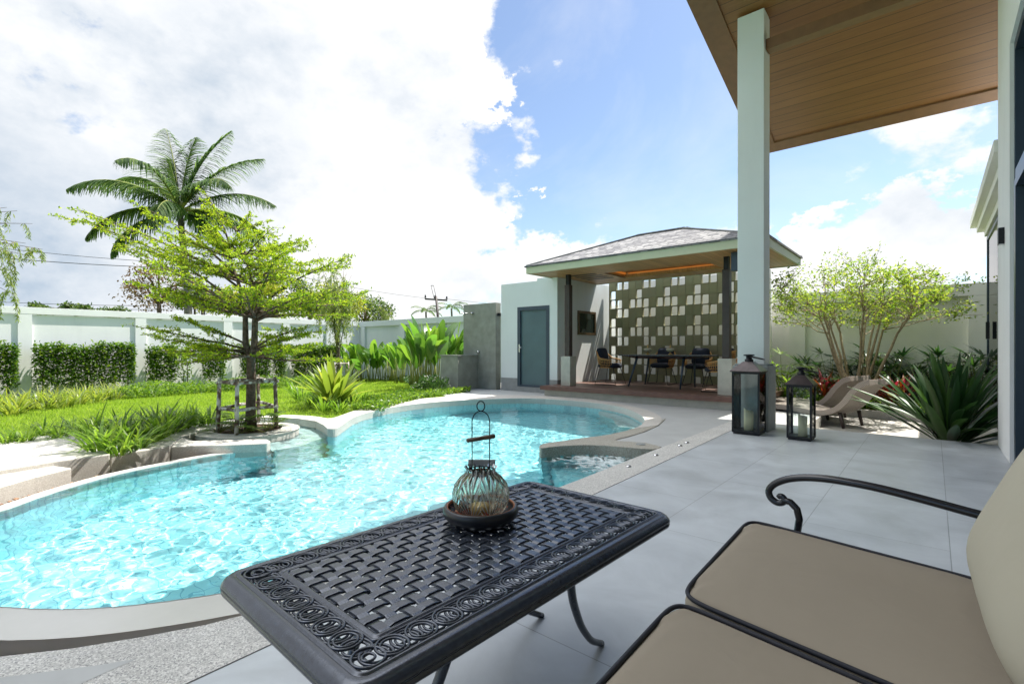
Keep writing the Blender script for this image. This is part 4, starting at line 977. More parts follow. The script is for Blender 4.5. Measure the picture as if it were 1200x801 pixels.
hedge(321, 333, 405, 'narrow upright hedge clump squeezed left of a white pillar', 1, 7)
hedge(343, 400, 405, 'hedge panel nearest the far corner beside the thin willowy tree', 1, 8)

# strappy lilies -----------------------------------------------------
def strap_plant(name, mats, n, Lr, Wr, el, droop, k=5, spread=.06, seed=0, fold=0.0, prof=None, zj=0.0, part='leaves'):
    rng = np.random.default_rng(seed); mb = MB()
    az = rng.uniform(0, 2*PI, n); r = spread*np.sqrt(rng.random(n))
    base = np.column_stack([r*np.cos(az), r*np.sin(az), rng.uniform(0, .02+zj, n)])
    blades(mb, base, az+rng.normal(0, .3, n), rng.uniform(*el, n), rng.uniform(*Lr, n), rng.uniform(*Wr, n), rng.uniform(*droop, n), k=k, fold=fold, prof=prof)
    return mb
def place_mesh_thing(proto, loc, label, s=1.0, rz=0.0, group=None):
    o = proto.copy(); C.objects.link(o); o.location = loc; o.scale = (s, s, s); o.rotation_euler = (0, 0, rz); o['label'] = label
    if group: o['group'] = group
    return o
def grp_place(protos, spots, name, cat, group, used):
    for i, (loc, s, rz, lab) in enumerate(spots):
        j = i % len(protos)
        if j not in used: o = protos[j]; used.add(j); o.location = loc; o.scale = (s,)*3; o.rotation_euler = (0, 0, rz)
        else: o = protos[j].copy(); C.objects.link(o); o.location = loc; o.scale = (s,)*3; o.rotation_euler = (0, 0, rz)
        tag(o, lab, cat, group)
lily = [strap_plant('l', None, 46, (.28, .52), (.022, .036), (.85, 1.5), (.5, 1.9), seed=40+i, spread=.10).build('lily_clump', M['lf_lily']) for i in range(3)]
rg = random.Random(9); spots = []
near_px = [(118,530),(140,532),(160,527),(128,522),(150,519),(172,519),(186,513),(108,516),(168,510),(198,508),(212,503),(228,500),(142,510),(88,510),(70,514),(50,511),(28,519),(8,521),(188,505),(245,498)]
for px, py in near_px:
    p = P(px, py, 0); spots.append(((p.x, p.y, -.02), rg.uniform(.85, 1.15)*(1.0 if px > 100 else .72), rg.random()*6.28, 'strappy green lily clump among those growing behind the granite kerb and slab seat'))
grp_place(lily, spots, 'lily', 'lily', 'strappy lilies behind the granite kerb', set())
lily2 = [strap_plant('l', None, 34, (.25, .5), (.022, .034), (.9, 1.5), (.6, 1.9), seed=60+i, spread=.12).build('border_lily', M['lf_crinum']) for i in range(2)]
spots = []
for i in range(40):
    t = i/39; px = -10+155*t+rg.uniform(-3, 3); py = 487-22*t+rg.uniform(-4, 4); p = P(px, py, -.24)
    for _ in range(3): p = P(px, py, float(lawn_z(p.x, p.y)))
    spots.append(((p.x, p.y, p.z), rg.uniform(.9, 1.2), rg.random()*6.28, 'pale green lily clump in the long border row under the left hedge panels'))
grp_place(lily2, spots, 'lily', 'lily', 'lilies in the border below the hedge', set())
# lilies by the crinum
lily3 = [strap_plant('l', None, 40, (.22, .42), (.02, .03), (.9, 1.5), (.5, 1.8), seed=80+i, spread=.10).build('lawn_lily', M['lf_lily']) for i in range(2)]
spots = []
for px, py in ((352,470),(366,478),(380,483),(398,484),(412,478),(362,466),(375,474),(345,462),(424,470),(390,476)):
    p = P(px, py, -.02); spots.append(((p.x, p.y, -.02), rg.uniform(.9, 1.15), rg.random()*6.28, 'low lily clump around the foot of the big crinum on the lawn edge'))
grp_place(lily3, spots, 'lily', 'lily', 'lilies around the crinum', set())

# big crinum
wide = lambda t: np.clip(np.sin(np.clip(t, 0, 1)*PI*.93+.22), 0.02, 1)**.8
c0 = P(391, 476, -.02)
mb = strap_plant('c', None, 58, (.7, 1.12), (.09, .13), (.55, 1.5), (.15, .8), k=6, spread=.10, seed=5, fold=.35, prof=wide)
cr = thing('crinum', 'large crinum plant with broad arching yellow-green leaves at the lawn edge behind the pool', 'crinum', (c0.x, c0.y, -.02))
mb.v = [(v[0]+c0.x, v[1]+c0.y, v[2]-.02) for v in mb.v]; mb.build('leaves', M['lf_crinum'], cr)
# dark strap plant on the right beyond the terrace
c1 = P(1112, 500, -.16); c1 = Vector((.16, 8.25, -.16))
rng = np.random.default_rng(77); mb = MB(); n = 92
az = rng.uniform(0, 2*PI, n); el = rng.uniform(.35, 1.45, n)
base = np.column_stack([c1.x+.08*np.cos(az), c1.y+.08*np.sin(az), c1.z+rng.uniform(0, .22, n)])
blades(mb, base, az, el, rng.uniform(.85, 1.20, n), rng.uniform(.08, .115, n), rng.uniform(.05, .45, n), k=6, fold=.45, prof=wide)
dp = thing('giant_lily', 'big dark green sword-leaved plant at the edge of the terrace beside the white pier', 'plant', tuple(c1))
mb.build('leaves', M['lf_dark'], dp)
tb = MB(); tb.tube([(c1.x, c1.y, c1.z-.02), (c1.x, c1.y, c1.z+.25)], [.10, .07], 10); tb.build('stem', M['stem'], dp)

# banana-like heliconias ----------------------------------------------
def banana(base, h, nleaf, Lf, seed, label, group='banana plants in front of the end wall'):
    rng = np.random.default_rng(seed)
    t = thing('banana_plant', label, 'banana plant', tuple(base), group)
    st = MB(); lf = MB()
    for i in range(nleaf):
        a = rng.uniform(0, 2*PI); r = rng.uniform(0, .22); bx = V3(base)+arr(r*math.cos(a), r*math.sin(a), 0)
        hh = h*rng.uniform(.45, 1.0)*.58; lean = rng.uniform(.02, .22)
        top = bx+arr(math.cos(a)*lean*hh, math.sin(a)*lean*hh, hh)
        st.tube([bx, (bx+top)/2+arr(0, 0, .02), top], [.016, .013, .008], 5)
        L_ = Lf*rng.uniform(.75, 1.1)
        leafprof = lambda t_: np.clip(np.sin(np.clip(t_, 0, 1)**.8*PI*.97+.05), .03, 1)**.65
        blades(lf, top[None, :], np.array([a]), np.array([rng.uniform(1.05, 1.55)]), np.array([L_]), np.array([L_*rng.uniform(.34, .46)]), np.array([rng.uniform(.1, 1.0)]), k=7, fold=rng.uniform(.05, .35), prof=leafprof, twist=np.array([rng.normal(0, .8)]))
    st.build('stalks', M['stem'], t); lf.build('leaves', M['lf_banana'], t)
B_ = [(497,452,14.0,2.1,'front banana plant left of the shower wall, over the round shrub'),(512,452,14.3,2.25,'tallest banana plant standing close against the low cement wall'),(527,450,14.8,2.0,'banana plant directly behind the low cement wall'),(487,449,15.5,1.9,'banana plant at the left side of the dense clump by the shower'),(541,448,15.5,2.0,'banana plant whose leaves touch the tall shower wall'),
      (470,444,18.0,1.75,'banana plant just left of the dense clump near the corner'),(458,442,19.5,1.7,'fifth banana plant in the low row along the end wall'),(447,442,20.0,1.75,'fourth banana plant in the low row along the end wall'),(436,441,20.0,1.8,'third banana plant in the low row near the end wall corner'),(424,441,20.2,1.8,'second banana plant in the low row near the willowy tree'),(412,441,20.5,1.7,'first banana plant beside the thin willowy tree')]
for i, (px, py, d_, h_, lab) in enumerate(B_):
    q = PD(px, py, d_); 
    if q.y > 12.6: q.y = 12.6
    z_ = float(lawn_z(q.x, q.y)); banana((q.x, q.y, z_), h_*(1.0), 21 if i < 5 else 16, h_*.43, 100+i, lab)

# leafy clouds --------------------------------------------------------
def shrub(name, label, cat, base, rx, ry, rz, n, Ls, Ws, m, seed, group=None, flowers=0, flat=.0):
    rng = np.random.default_rng(seed); t = thing(name, label, cat, tuple(base), group); mb = MB()
    v = rdir(n, rng); v[:, 2] = np.abs(v[:, 2]); r = rng.random(n)**.33
    pos = np.array(base)+v*r[:, None]*np.array([rx, ry, rz])*(1+.12*np.sin(v[:, [0]]*9+v[:, [1]]*7))
    leaves(mb, pos, v+rdir(n, rng)*.8, rng.uniform(*Ls, n), rng.uniform(*Ws, n), rng=rng); mb.build('foliage', m, t)
    if flowers:
        fb = MB(); v = rdir(flowers, rng); v[:, 2] = np.abs(v[:, 2])*.8+.2; pos = np.array(base)+v*np.array([rx, ry, rz])*1.02
        for q in pos: leaves(fb, np.repeat(q[None], 5, 0), rdir(5, rng)+arr(0, 0, .5), .03, .022, rng=rng)
        fb.build('flowers', M['flower'], t)['kind'] = 'stuff'
    sb = MB(); sb.tube([base, (base[0], base[1], base[2]+rz*.5)], [.02, .008], 5); sb.build('stem', M['bark'], t)
    return t
q = P(506, 459.5, -.03); shrub('round_shrub', 'round dark green shrub with small white flowers in front of the banana plants', 'shrub', (q.x, q.y, -.03), .52, .45, .42, 1500, (.05, .09), (.03, .045), M['lf_shade'], 3, flowers=22)
# groundcover
def cover(name, label, pts, width, h, n, m, seed, Ls=(.05,.09)):
    rng = np.random.default_rng(seed); mb = MB(); pts = [Vector(p[:2]) for p in pts]; seg = [(b-a).length for a, b in zip(pts[:-1], pts[1:])]; tot = sum(seg)
    u = rng.random(n)*tot; xs = np.zeros(n); ys = np.zeros(n); c = 0
    for a, b, l in zip(pts[:-1], pts[1:], seg):
        k = (u >= c) & (u <= c+l); t = (u[k]-c)/l; nn = Vector((-(b-a).y, (b-a).x)).normalized(); w = (rng.random(k.sum())-.5)*width
        xs[k] = a.x+(b.x-a.x)*t+nn.x*w; ys[k] = a.y+(b.y-a.y)*t+nn.y*w; c += l
    z = lawn_z(xs, ys)+rng.random(n)**.7*h*(.6+.4*np.sin(xs*3.1)*np.sin(ys*2.7)+.3)
    dd = rdir(n, rng); dd[:, 2] = np.abs(dd[:, 2])*.6+.2
    leaves(mb, np.column_stack([xs, ys, z]), dd, rng.uniform(*Ls, n), rng.uniform(.03, .055, n), rng=rng)
    stuff(mb.build(name, m), label, 'ground cover')
def LP(px, py, z=-.25):
    p = P(px, py, z)
    for _ in range(4): p = P(px, py, float(lawn_z(p.x, p.y)))
    return p
cover('ground_cover', 'low leafy ground cover strip under the hedge on the far side of the lawn', [LP(140,468), LP(200,463), LP(262,458.5), LP(330,454), LP(400,448)], 1.2, .34, 12000, M['lf_cover'], 1)
cover('ground_cover', 'low ground cover bed at the foot of the banana row', [LP(395,439), LP(450,443), LP(480,447), LP(498,452)], 1.0, .22, 4500, M['lf_shade'], 2)
cover('ground_cover', 'ground cover strip along the outside of the pale pool coping', [LP(428,483,0), LP(455,474,0), LP(490,466,0), LP(525,461.5,0), LP(545,459.5,0)], .55, .12, 5000, M['lf_cover'], 3, (.04, .07))
cover('ground_cover', 'darker creeping ground cover between the lawn and the crinum', [LP(425,470,0), LP(470,463,0), LP(515,459,0)], .5, .09, 2500, M['lf_hedge'], 4, (.04, .07))

# ---- philodendrons on the tree island
isn = 0
for i, (dx, dy, s, lab) in enumerate(((.22,-.22,1,'cut-leaf philodendron at the front of the round tree planter'),(-.1,-.32,.9,'small philodendron beside the left stake of the tree planter'),(.36,.08,1.05,'philodendron spilling over the right side of the tree planter'),(-.30,-.06,.95,'philodendron at the left side of the round tree planter'),(.05,.30,.9,'philodendron behind the trunk in the tree planter'))):
    rng = np.random.default_rng(300+i); cx, cy = ISL_C.x+dx, ISL_C.y+dy; z0 = -.03
    t = thing('philodendron', lab, 'philodendron', (cx, cy, z0), 'philodendrons under the staked tree'); st = MB(); lf = MB()
    for k in range(11):
        a = rng.uniform(0, 2*PI); l = rng.uniform(.14, .30)*s; e = rng.uniform(.4, 1.3)
        tip = arr(cx+l*math.cos(a)*math.cos(e), cy+l*math.sin(a)*math.cos(e), z0+l*math.sin(e)); st.tube([(cx, cy, z0), tip], [.005, .003], 4)
        m_n = 9; ll = rng.uniform(.12, .20)*s
        aa = a+np.linspace(-1.5, 1.5, m_n); base = np.repeat(tip[None], m_n, 0)+np.column_stack([np.cos(a)*np.linspace(0,.001,m_n), np.zeros(m_n), np.zeros(m_n)])
        blades(lf, base, aa, np.full(m_n, rng.uniform(-.2, .4)), ll*(1-.35*np.abs(np.linspace(-1, 1, m_n))), np.full(m_n, .030*s), np.full(m_n, .4), k=2)
    st.build('stalks', M['stem'], t); lf.build('leaves', M['lf_lily'], t)

# ---- main tree (layered pagoda-like tree in the planter)
def main_tree():
    rng = np.random.default_rng(8); base = arr(ISL_C.x+.02, ISL_C.y+.02, -.05)
    t = thing('layered_tree', 'small-leaved lime green tree with tiered horizontal branches, staked in the round planter', 'tree', tuple(base))
    tr = MB(); lf = MB(); br = MB()
    tr.tube([base, base+arr(.0, 0, .25), base+arr(-.01, .01, .7), base+arr(.01, 0, 1.0), base+arr(.0, 0, 1.12)], [.085, .064, .058, .054, .05], 10)
    rgt = arr(CT, ST, 0)            # picture-right direction
    bak = arr(-ST, CT, 0)
    s1 = [base+arr(0, 0, .98), base+arr(0, 0, 1.2)+rgt*.05, base+arr(0, 0, 1.62)+rgt*.06, base+arr(0,0,2.0)+rgt*.02, base+arr(0, 0, 2.4)-rgt*.06, base+arr(0,0,2.8)-rgt*.22]
    s2 = [base+arr(0, 0, 1.0), base+arr(0, 0, 1.2)-rgt*.07, base+arr(0, 0, 1.65)-rgt*.09+bak*.03, base+arr(0,0,2.0)-rgt*.16, base+arr(0, 0, 2.35)-rgt*.28]
    tr.tube(s1, [.05, .045, .038, .03, .018, .008], 8); tr.tube(s2, [.046, .042, .034, .025, .01], 8)
    tr.build('trunk', M['bark'], t)
    bl = []
    def clusters(p, q, dens, spread=.03):
        l = np.linalg.norm(q-p); n = max(1, int(l*dens))
        for _ in range(n):
            u = rng.random(); c = p+(q-p)*u+rng.normal(0, spread, 3)*.35; k = rng.integers(3, 6)
            dd = rdir(k, rng); dd[:, 2] += .35
            leaves(lf, np.repeat(c[None], k, 0), dd, rng.uniform(.022, .042, k), rng.uniform(.014, .022, k), rng=rng)
    def branch(start, az, L_, rise, r0, depth=0, curve=0.0):
        npt = 7 if depth == 0 else 4; pts = [start.copy()]; a = az; e = rise; p = start.copy()
        for i in range(npt):
            a += rng.normal(0, .07)+curve/npt; e = e*.9+rng.normal(0, .05)+(.01)
            p = p+arr(math.cos(a)*math.cos(e), math.sin(a)*math.cos(e), math.sin(e))*L_/npt; pts.append(p.copy())
        br.tube(pts, list(np.linspace(r0, r0*.18, npt+1)), 5 if depth == 0 else 4)
        for i in range(1, npt+1):
            f = i/npt
            if depth == 0:
                if f > .18:
                    for sgn in (-1, 1):
                        if rng.random() < .95:
                            branch(pts[i-1]+(pts[i]-pts[i-1])*rng.random(), a+sgn*rng.uniform(.45, .85), L_*.42*(1.15-f*.75)*rng.uniform(.7, 1.15), e*.5+rng.normal(.03, .09), r0*.32*(1.1-f*.6), 1)
                if f > .3: clusters(pts[i-1], pts[i], 20*f)
            elif depth == 1:
                if rng.random() < .85 and L_ > .18: branch(pts[i-1], a+rng.choice([-1, 1])*rng.uniform(.4, .8), L_*.42, e*.5+rng.normal(0, .1), r0*.45, 2)
                clusters(pts[i-1], pts[i], 24)
            else: clusters(pts[i-1], pts[i], 30)
    azr = math.atan2(rgt[1], rgt[0])
    # whorls: stem point, count, length, rise, radius, start angle
    def stem_at(stm, z):
        for a, b in zip(stm[:-1], stm[1:]):
            if a[2] <= z <= b[2]: return a+(b-a)*(z-a[2])/(b[2]-a[2])
        return stm[-1]
    W_ = [(s1, 1.03, 7, 1.05, .08, .021, .3), (s2, 1.10, 4, 1.15, .10, .020, 2.9), (s1, 1.55, 8, 1.35, .30, .024, .1), (s2, 1.60, 6, 1.45, .36, .022, 2.6), (s1, 2.0, 8, 1.15, .34, .018, .4), (s2, 2.05, 6, 1.25, .42, .017, 2.3), (s1, 2.4, 7, .75, .45, .012, 0.), (s2, 2.36, 6, .85, .5, .011, 2.8), (s1, 2.72, 5, .45, .7, .008, .5)]
    for stm, z, n, L_, rise, r0, a0 in W_:
        p = stem_at(stm, base[2]+z)
        for k in range(n): branch(p.copy(), azr+a0+2*PI*k/n+rng.normal(0, .15), L_*rng.uniform(.8, 1.15), rise+rng.normal(0, .07), r0)
    # long leading shoots in the photo
    for (px, py, z, st0) in ((118,256,1.7,s2),(132,243,1.95,s2),(152,293,1.6,s2),(404,283,1.6,s1),(410,330,1.5,s1),(176,226,2.1,s2),(250,222,2.4,s2)):
        p = stem_at(st0, base[2]+z); dep = 6.7+rng.normal(0, .15); q = V3(PD(px, py, dep)); v = q-p; L_ = np.linalg.norm(v)
        branch(p.copy(), math.atan2(v[1], v[0]), L_, math.asin(v[2]/L_)*1.25, .018)
    # hanging low whorl to the left
    for (px, py, z, st0) in ((160,385,1.12,s2),(182,392,1.05,s2),(205,372,1.2,s2),(352,372,1.12,s1),(372,385,1.1,s1),(240,405,1.0,s2)):
        p = stem_at(st0, base[2]+z); q = V3(PD(px, py, 6.5+rng.normal(0, .2))); v = q-p; L_ = np.linalg.norm(v)
        branch(p.copy(), math.atan2(v[1], v[0]), L_, math.asin(v[2]/L_)+.08, .016)
    br.build('branches', M['bark'], t); lf.build('foliage', M['lf_tree'], t)
main_tree()
# stakes
fr_ = thing('tree_stake_frame', 'square frame of peeling white painted poles propping the layered tree', 'stake frame', (ISL_C.x, ISL_C.y, -.03))
cs_ = [P(255, 508, -.03), P(277, 511, -.03), P(324, 504, -.03), P(303, 496, -.03)]
cz_ = .66
tops = [Vector((c.x*1.0+(ISL_C.x-c.x)*.06, c.y+(ISL_C.y-c.y)*.06, cz_)) for c in cs_]
for c, tp in zip(cs_, tops):
    q = MB(); q.tube([Vector((c.x, c.y, -.06)), (Vector((c.x, c.y, 0))+tp)/2+Vector((.006, 0, 0)), tp+Vector((0, 0, .04))], [.028, .027, .025], 8); q.build('pole', M['stake'], fr_)
for zf, ext in ((.97, .05), (.47, .03)):
    for i in range(4):
        a = Vector(cs_[i]).lerp(tops[i], zf); b = Vector(cs_[(i+1) % 4]).lerp(tops[(i+1) % 4], zf); d_ = (b-a).normalized()
        q = MB(); q.tube([a-d_*ext, (a+b)/2+Vector((0, 0, .008)), b+d_*ext], [.022, .023, .022], 7); q.build('rail', M['stake'], fr_)
q = MB(); tc_ = Vector((ISL_C.x+.02, ISL_C.y+.02, .64))
q.tube([tops[0].lerp(tops[3], .5)+Vector((0,0,-.01)), tc_+Vector((-.03, .08, .03)), tops[2].lerp(tops[1], .4)], .020, 7); q.tube([tops[0].lerp(tops[1], .6), tc_+Vector((.05, -.09, .02)), tops[2].lerp(tops[3], .1)], .020, 7); q.build('cross_rail', M['stake'], fr_)
q = MB(); q.torus(tc_, .085, .014, 16, 5); q.torus(tc_+Vector((0, 0, .03)), .088, .012, 16, 5); q.build('rope_tie', M['bark'], fr_)

# ---- palms ----------------------------------------------------------
def frond(rach, lf, base, az, el, L_, droop, rng, nl=54, ll=.7, lw=.045):
    k = 12; p = np.array(base, float); pts = [p.copy()]; ds = []
    for i in range(k):
        e = el-droop*((i+.5)/k)**1.4; d = arr(math.cos(az)*math.cos(e), math.sin(az)*math.cos(e), math.sin(e)); p = p+d*L_/k; pts.append(p.copy()); ds.append(d)
    rach.tube(pts, list(np.linspace(.045, .008, k+1)*L_/4.5), 5)
    t = np.repeat(np.linspace(.12, .99, nl), 2); i = np.minimum((t*k).astype(int), k-1); fr = t*k-i
    P_ = np.array(pts); pos = P_[i]+(P_[i+1]-P_[i])*fr[:, None]; D_ = np.array(ds)[i]
    s = np.tile([1, -1], nl); side = np.column_stack([-np.sin(az)*s, np.cos(az)*s, np.zeros(2*nl)])
    dirv = side*.80+D_*(.62+.5*t)[:, None]+rng.normal(0, .06, (2*nl, 3)); dirv[:, 2] -= .22; dirv /= np.linalg.norm(dirv, axis=1)[:, None]
    ln = ll*np.sin(np.clip(t*.80+.20, 0, 1)*PI)**.6*rng.uniform(.85, 1.1, 2*nl)
    azl = np.arctan2(dirv[:, 1], dirv[:, 0]); ell = np.arcsin(dirv[:, 2])
    blades(lf, pos, azl, ell, ln, np.full(2*nl, lw), rng.uniform(.7, 1.5, 2*nl), k=3, prof=lambda q: 1-.8*q)
def palm(base, crown, label, fr, group=None, Lf=4.0, seed=1, tr_=.16, ll=.8, nl=50, lw=.05):
    rng = np.random.default_rng(seed); t = thing('coconut_palm', label, 'palm tree', tuple(base), group)
    b, c = V3(base), V3(crown); tb = MB(); tb.tube([b, b+(c-b)*.5+arr(.15, .1, 0), c], [tr_*1.3, tr_, tr_*.8], 10); tb.build('trunk', M['bark_g'], t)
    rc = MB(); lf = MB()
    for az, el, L_, dr in fr: frond(rc, lf, c+arr(0, 0, .1), az, el, L_*Lf, dr, rng, nl=nl, ll=ll, lw=lw)
    rc.build('frond_stems', M['stem'], t); lf.build('fronds', M['lf_palm'], t)
azr = math.atan2(ST, CT)
cp = PD(211, 250, 24.0); gp = Vector((cp.x+.6, cp.y+.2, -.45))
fr = []
# (picture angle offset, elevation, length, droop) - azimuth measured from picture-right
for a, e, l, dr in ((PI, .62, 1.15, .85), (PI*.93, .95, 1.0, 1.25), (PI*1.04, .2, 1.05, 1.3), (PI*.80, 1.35, 1.05, .35), (PI*.5, 1.45, .95, .4), (.25, 1.3, 1.05, .55), (.0, .95, 1.1, .95), (-.12, .45, 1.15, 1.05), (.15, .1, 1.0, 1.3), (-.5, .75, 1.0, 1.5), (PI*1.25, .65, 1.0, 1.5), (-PI*.5, .9, 1.0, 1.6), (PI*.6, .5, 1.0, 1.3), (PI*.3, .4, 1.0, 1.3), (-PI*.4, .2, .9, 1.5), (PI*1.1, -.2, .85, 1.2), (-.2, -.25, .85, 1.1), (PI*.9, 1.38, .6, .2)):
    fr.append((azr+a, e, l, dr))
palm(gp, cp, 'tall coconut palm rising beyond the left boundary wall behind the layered tree', fr, Lf=4.55, seed=4, ll=1.25, nl=80, lw=.09)
for px, py, lab in ((499,362,'left one of two tiny far palms beside the leaning utility pole'),(529,358,'right one of two tiny far palms beside the leaning utility pole')):
    c = PD(px, py+3, 70); palm((c.x, c.y, -.45), c, lab, [(k*.9, .5+.3*math.sin(k*2.1), 1, 1.3) for k in range(9)], 'far palms', Lf=2.6, seed=px, ll=.6, nl=20, lw=.10)

# ---- background trees beyond the wall -------------------------------
def bg_tree(px, py, rpx, rpy, d_, m, label, seed, n=2600, ls=(.10, .2), name='bushy_tree', k=9, gap=.5):
    rng = np.random.default_rng(seed); c = PD(px, py, d_); rx = rpx*1.2*d_/F; rz = rpy*1.2*d_/F
    t = thing(name, label, 'tree', (c.x, c.y, -.45), 'trees beyond the boundary wall'); lf = MB(); br = MB()
    br.tube([(c.x, c.y, -.45), (c.x+.1*rx, c.y, (c.z-.45)*.5), (c.x, c.y, c.z)], [rx*.09, rx*.07, rx*.03], 7)
    for i in range(k):
        v = rdir(1, rng)[0]; cc = V3(c)+v*arr(rx*.62, rx*.62, rz*.6); r = rng.uniform(.32, .52)*np.array([rx, rx, rz])
        br.tube([(c.x, c.y, c.z-rz*.6), tuple((cc+V3(c))/2), tuple(cc)], [rx*.04, rx*.025, rx*.008], 5)
        q = rdir(n//k, rng)*(rng.random(n//k)**gap)[:, None]*r+cc; q += rng.normal(0, .04*rx, q.shape)
        leaves(lf, q, rdir(len(q), rng), rng.uniform(*ls, len(q)), rng.uniform(ls[0]*.6, ls[1]*.6, len(q)), rng=rng)
    br.build('trunk', M['bark'], t); lf.build('crown', m, t)
bg_tree(186, 338, 38, 26, 32, M['lf_brown'], 'rusty brown leaved tree beyond the wall below the coconut palm', 1, 2600, (.12,.24), gap=.6)
bg_tree(228, 350, 22, 16, 30, M['lf_bg'], 'dark green bushy tree just right of the coconut palm trunk', 2, 1800, (.12,.22))
bg_tree(268, 352, 30, 20, 27, M['lf_bgy'], 'yellow-green bushy tree beyond the wall behind the layered tree', 3, 2600, (.12,.22))
bg_tree(318, 352, 34, 22, 28, M['lf_bgy'], 'yellow-green tree beyond the wall right of the layered tree trunk', 4, 2600, (.12,.22))
bg_tree(362, 352, 32, 22, 30, M['lf_bg'], 'mid green tree beyond the wall left of the willowy tree', 5, 2400, (.12,.22))
bg_tree(400, 356, 26, 17, 33, M['lf_bgy'], 'olive green tree beyond the wall behind the willowy tree', 6, 2000, (.12,.22))
bg_tree(428, 362, 30, 22, 36, M['lf_bg'], 'dark green tree beyond the far corner of the wall', 7, 2600, (.14,.26))
bg_tree(62, 360, 20, 7, 60, M['lf_bg'], 'left one of two small distant tree tops above the left wall', 8, 700, (.3,.5), k=5)
bg_tree(90, 362, 18, 5, 60, M['lf_bg'], 'right one of two small distant tree tops above the left wall', 9, 600, (.3,.5), k=5)
bg_tree(140, 364, 16, 9, 40, M['lf_bg'], 'small green tree top left of the rusty brown tree', 10, 900, (.16,.3), k=5)
bg_tree(385, 352, 34, 22, 31, M['lf_bgy'], 'yellow-green spreading tree beyond the wall just left of the willowy tree', 14, 2600, (.12,.22))
bg_tree(550, 372, 12, 4, 60, M['lf_bg'], 'tiny distant tree top just left of the shower wall', 12, 400, (.3,.5), k=4)
for i in range(5):
    pass

# ---- willowy trees ----------------------------------------------------
def strands(lf, br, starts, Ls, rng, m_den=60, ll=(.05,.10), sway=.25, r=.004):
    for s, L_ in zip(starts, Ls):
        p = np.array(s, float); k = 8; pts = [p.copy()]; a = rng.uniform(0, 2*PI); out = arr(math.cos(a), math.sin(a), 0)*sway
        for i in range(k):
            d = out*(1-i/k)+arr(0, 0, -1)*(.15+.85*(i+1)/k); d /= np.linalg.norm(d); p = p+d*L_/k; pts.append(p.copy())
        br.tube(pts, list(np.linspace(r, r*.35, k+1)), 4)
        n = int(L_*m_den); u = rng.random(n)*k; ii = np.minimum(u.astype(int), k-1); P_ = np.array(pts); pos = P_[ii]+(P_[ii+1]-P_[ii])*(u-ii)[:, None]+rng.normal(0, .012, (n, 3))
        dd = rdir(n, rng)*.6; dd[:, 2] -= .8; leaves(lf, pos, dd, rng.uniform(*ll, n), rng.uniform(.010, .018, n)*(ll[1]/.10), rng=rng)
def willow(base, h, label, seed, nst=60, rad=.9, lw=(.05,.10), Lr=(.5,1.3), sr=1.0, top=1.0, stake=False):
    rng = np.random.default_rng(seed); t = thing('willowy_tree', label, 'tree', tuple(base)); b = V3(base); tr = MB(); lf = MB(); br = MB()
    tr.tube([b, b+arr(.02, .02, h*.25), b+arr(-.03, 0, h*.5)], [.05*sr, .04*sr, .03*sr], 7)
    st = []
    for i in range(max(6, nst//7)):
        a = rng.uniform(0, 2*PI); hh = h*rng.uniform(.62, 1.0)*top; r_ = rad*rng.uniform(.25, 1.0)*(1.15-.5*hh/h)
        z0 = h*rng.uniform(.12, .5); p0_ = b+arr(0, 0, z0); p2 = b+arr(math.cos(a)*r_, math.sin(a)*r_, hh); p1 = (p0_+p2)/2+arr(-math.cos(a)*r_*.15, -math.sin(a)*r_*.15, h*.05)
        tr.tube([p0_, p1, p2], [.018*sr, .011*sr, .004*sr], 5)
        for j in range(7):
            u = rng.uniform(.45, 1); q = (p1+(p2-p1)*(u-.5)*2 if u > .5 else p0_+(p1-p0_)*u*2); st.append(q)
    strands(lf, br, st, rng.uniform(*Lr, len(st)), rng, ll=lw, r=.004*sr)
    tr.build('trunk', M['bark'], t); br.build('branches', M['bark_p'], t); lf.build('foliage', M['lf_will'], t); return t
wp = PD(396, 438, 19.0); willow((wp.x, wp.y, float(lawn_z(wp.x, wp.y))), 5.2, 'thin young willowy tree with drooping foliage near the far corner of the lawn', 3, nst=105, rad=1.05, lw=(.08,.16), Lr=(.6,1.7), sr=1.2)
wf = thing('tree_stake_frame', 'small pale stake frame around the foot of the thin willowy tree', 'stake frame', (wp.x, wp.y, float(lawn_z(wp.x, wp.y))))
wz = float(lawn_z(wp.x, wp.y)); cc = [Vector((wp.x+dx, wp.y+dy, wz)) for dx, dy in ((-.28,-.28),(.28,-.28),(.28,.28),(-.28,.28))]
for i in range(4):
    q = MB(); q.tube([cc[i], cc[i]+Vector((0, 0, .85))], .025, 6); q.build('pole', M['stake'], wf)
    q = MB(); q.tube([cc[i]+Vector((0, 0, .78)), cc[(i+1) % 4]+Vector((0, 0, .78))], .022, 6); q.build('rail', M['stake'], wf)
w2 = PD(449, 440, 26); willow((w2.x, w2.y, -.45), 4.6, 'second willowy tree with drooping twigs beyond the far wall corner', 5, nst=40, rad=.8, lw=(.10,.18), Lr=(.8,1.9), sr=1.3)
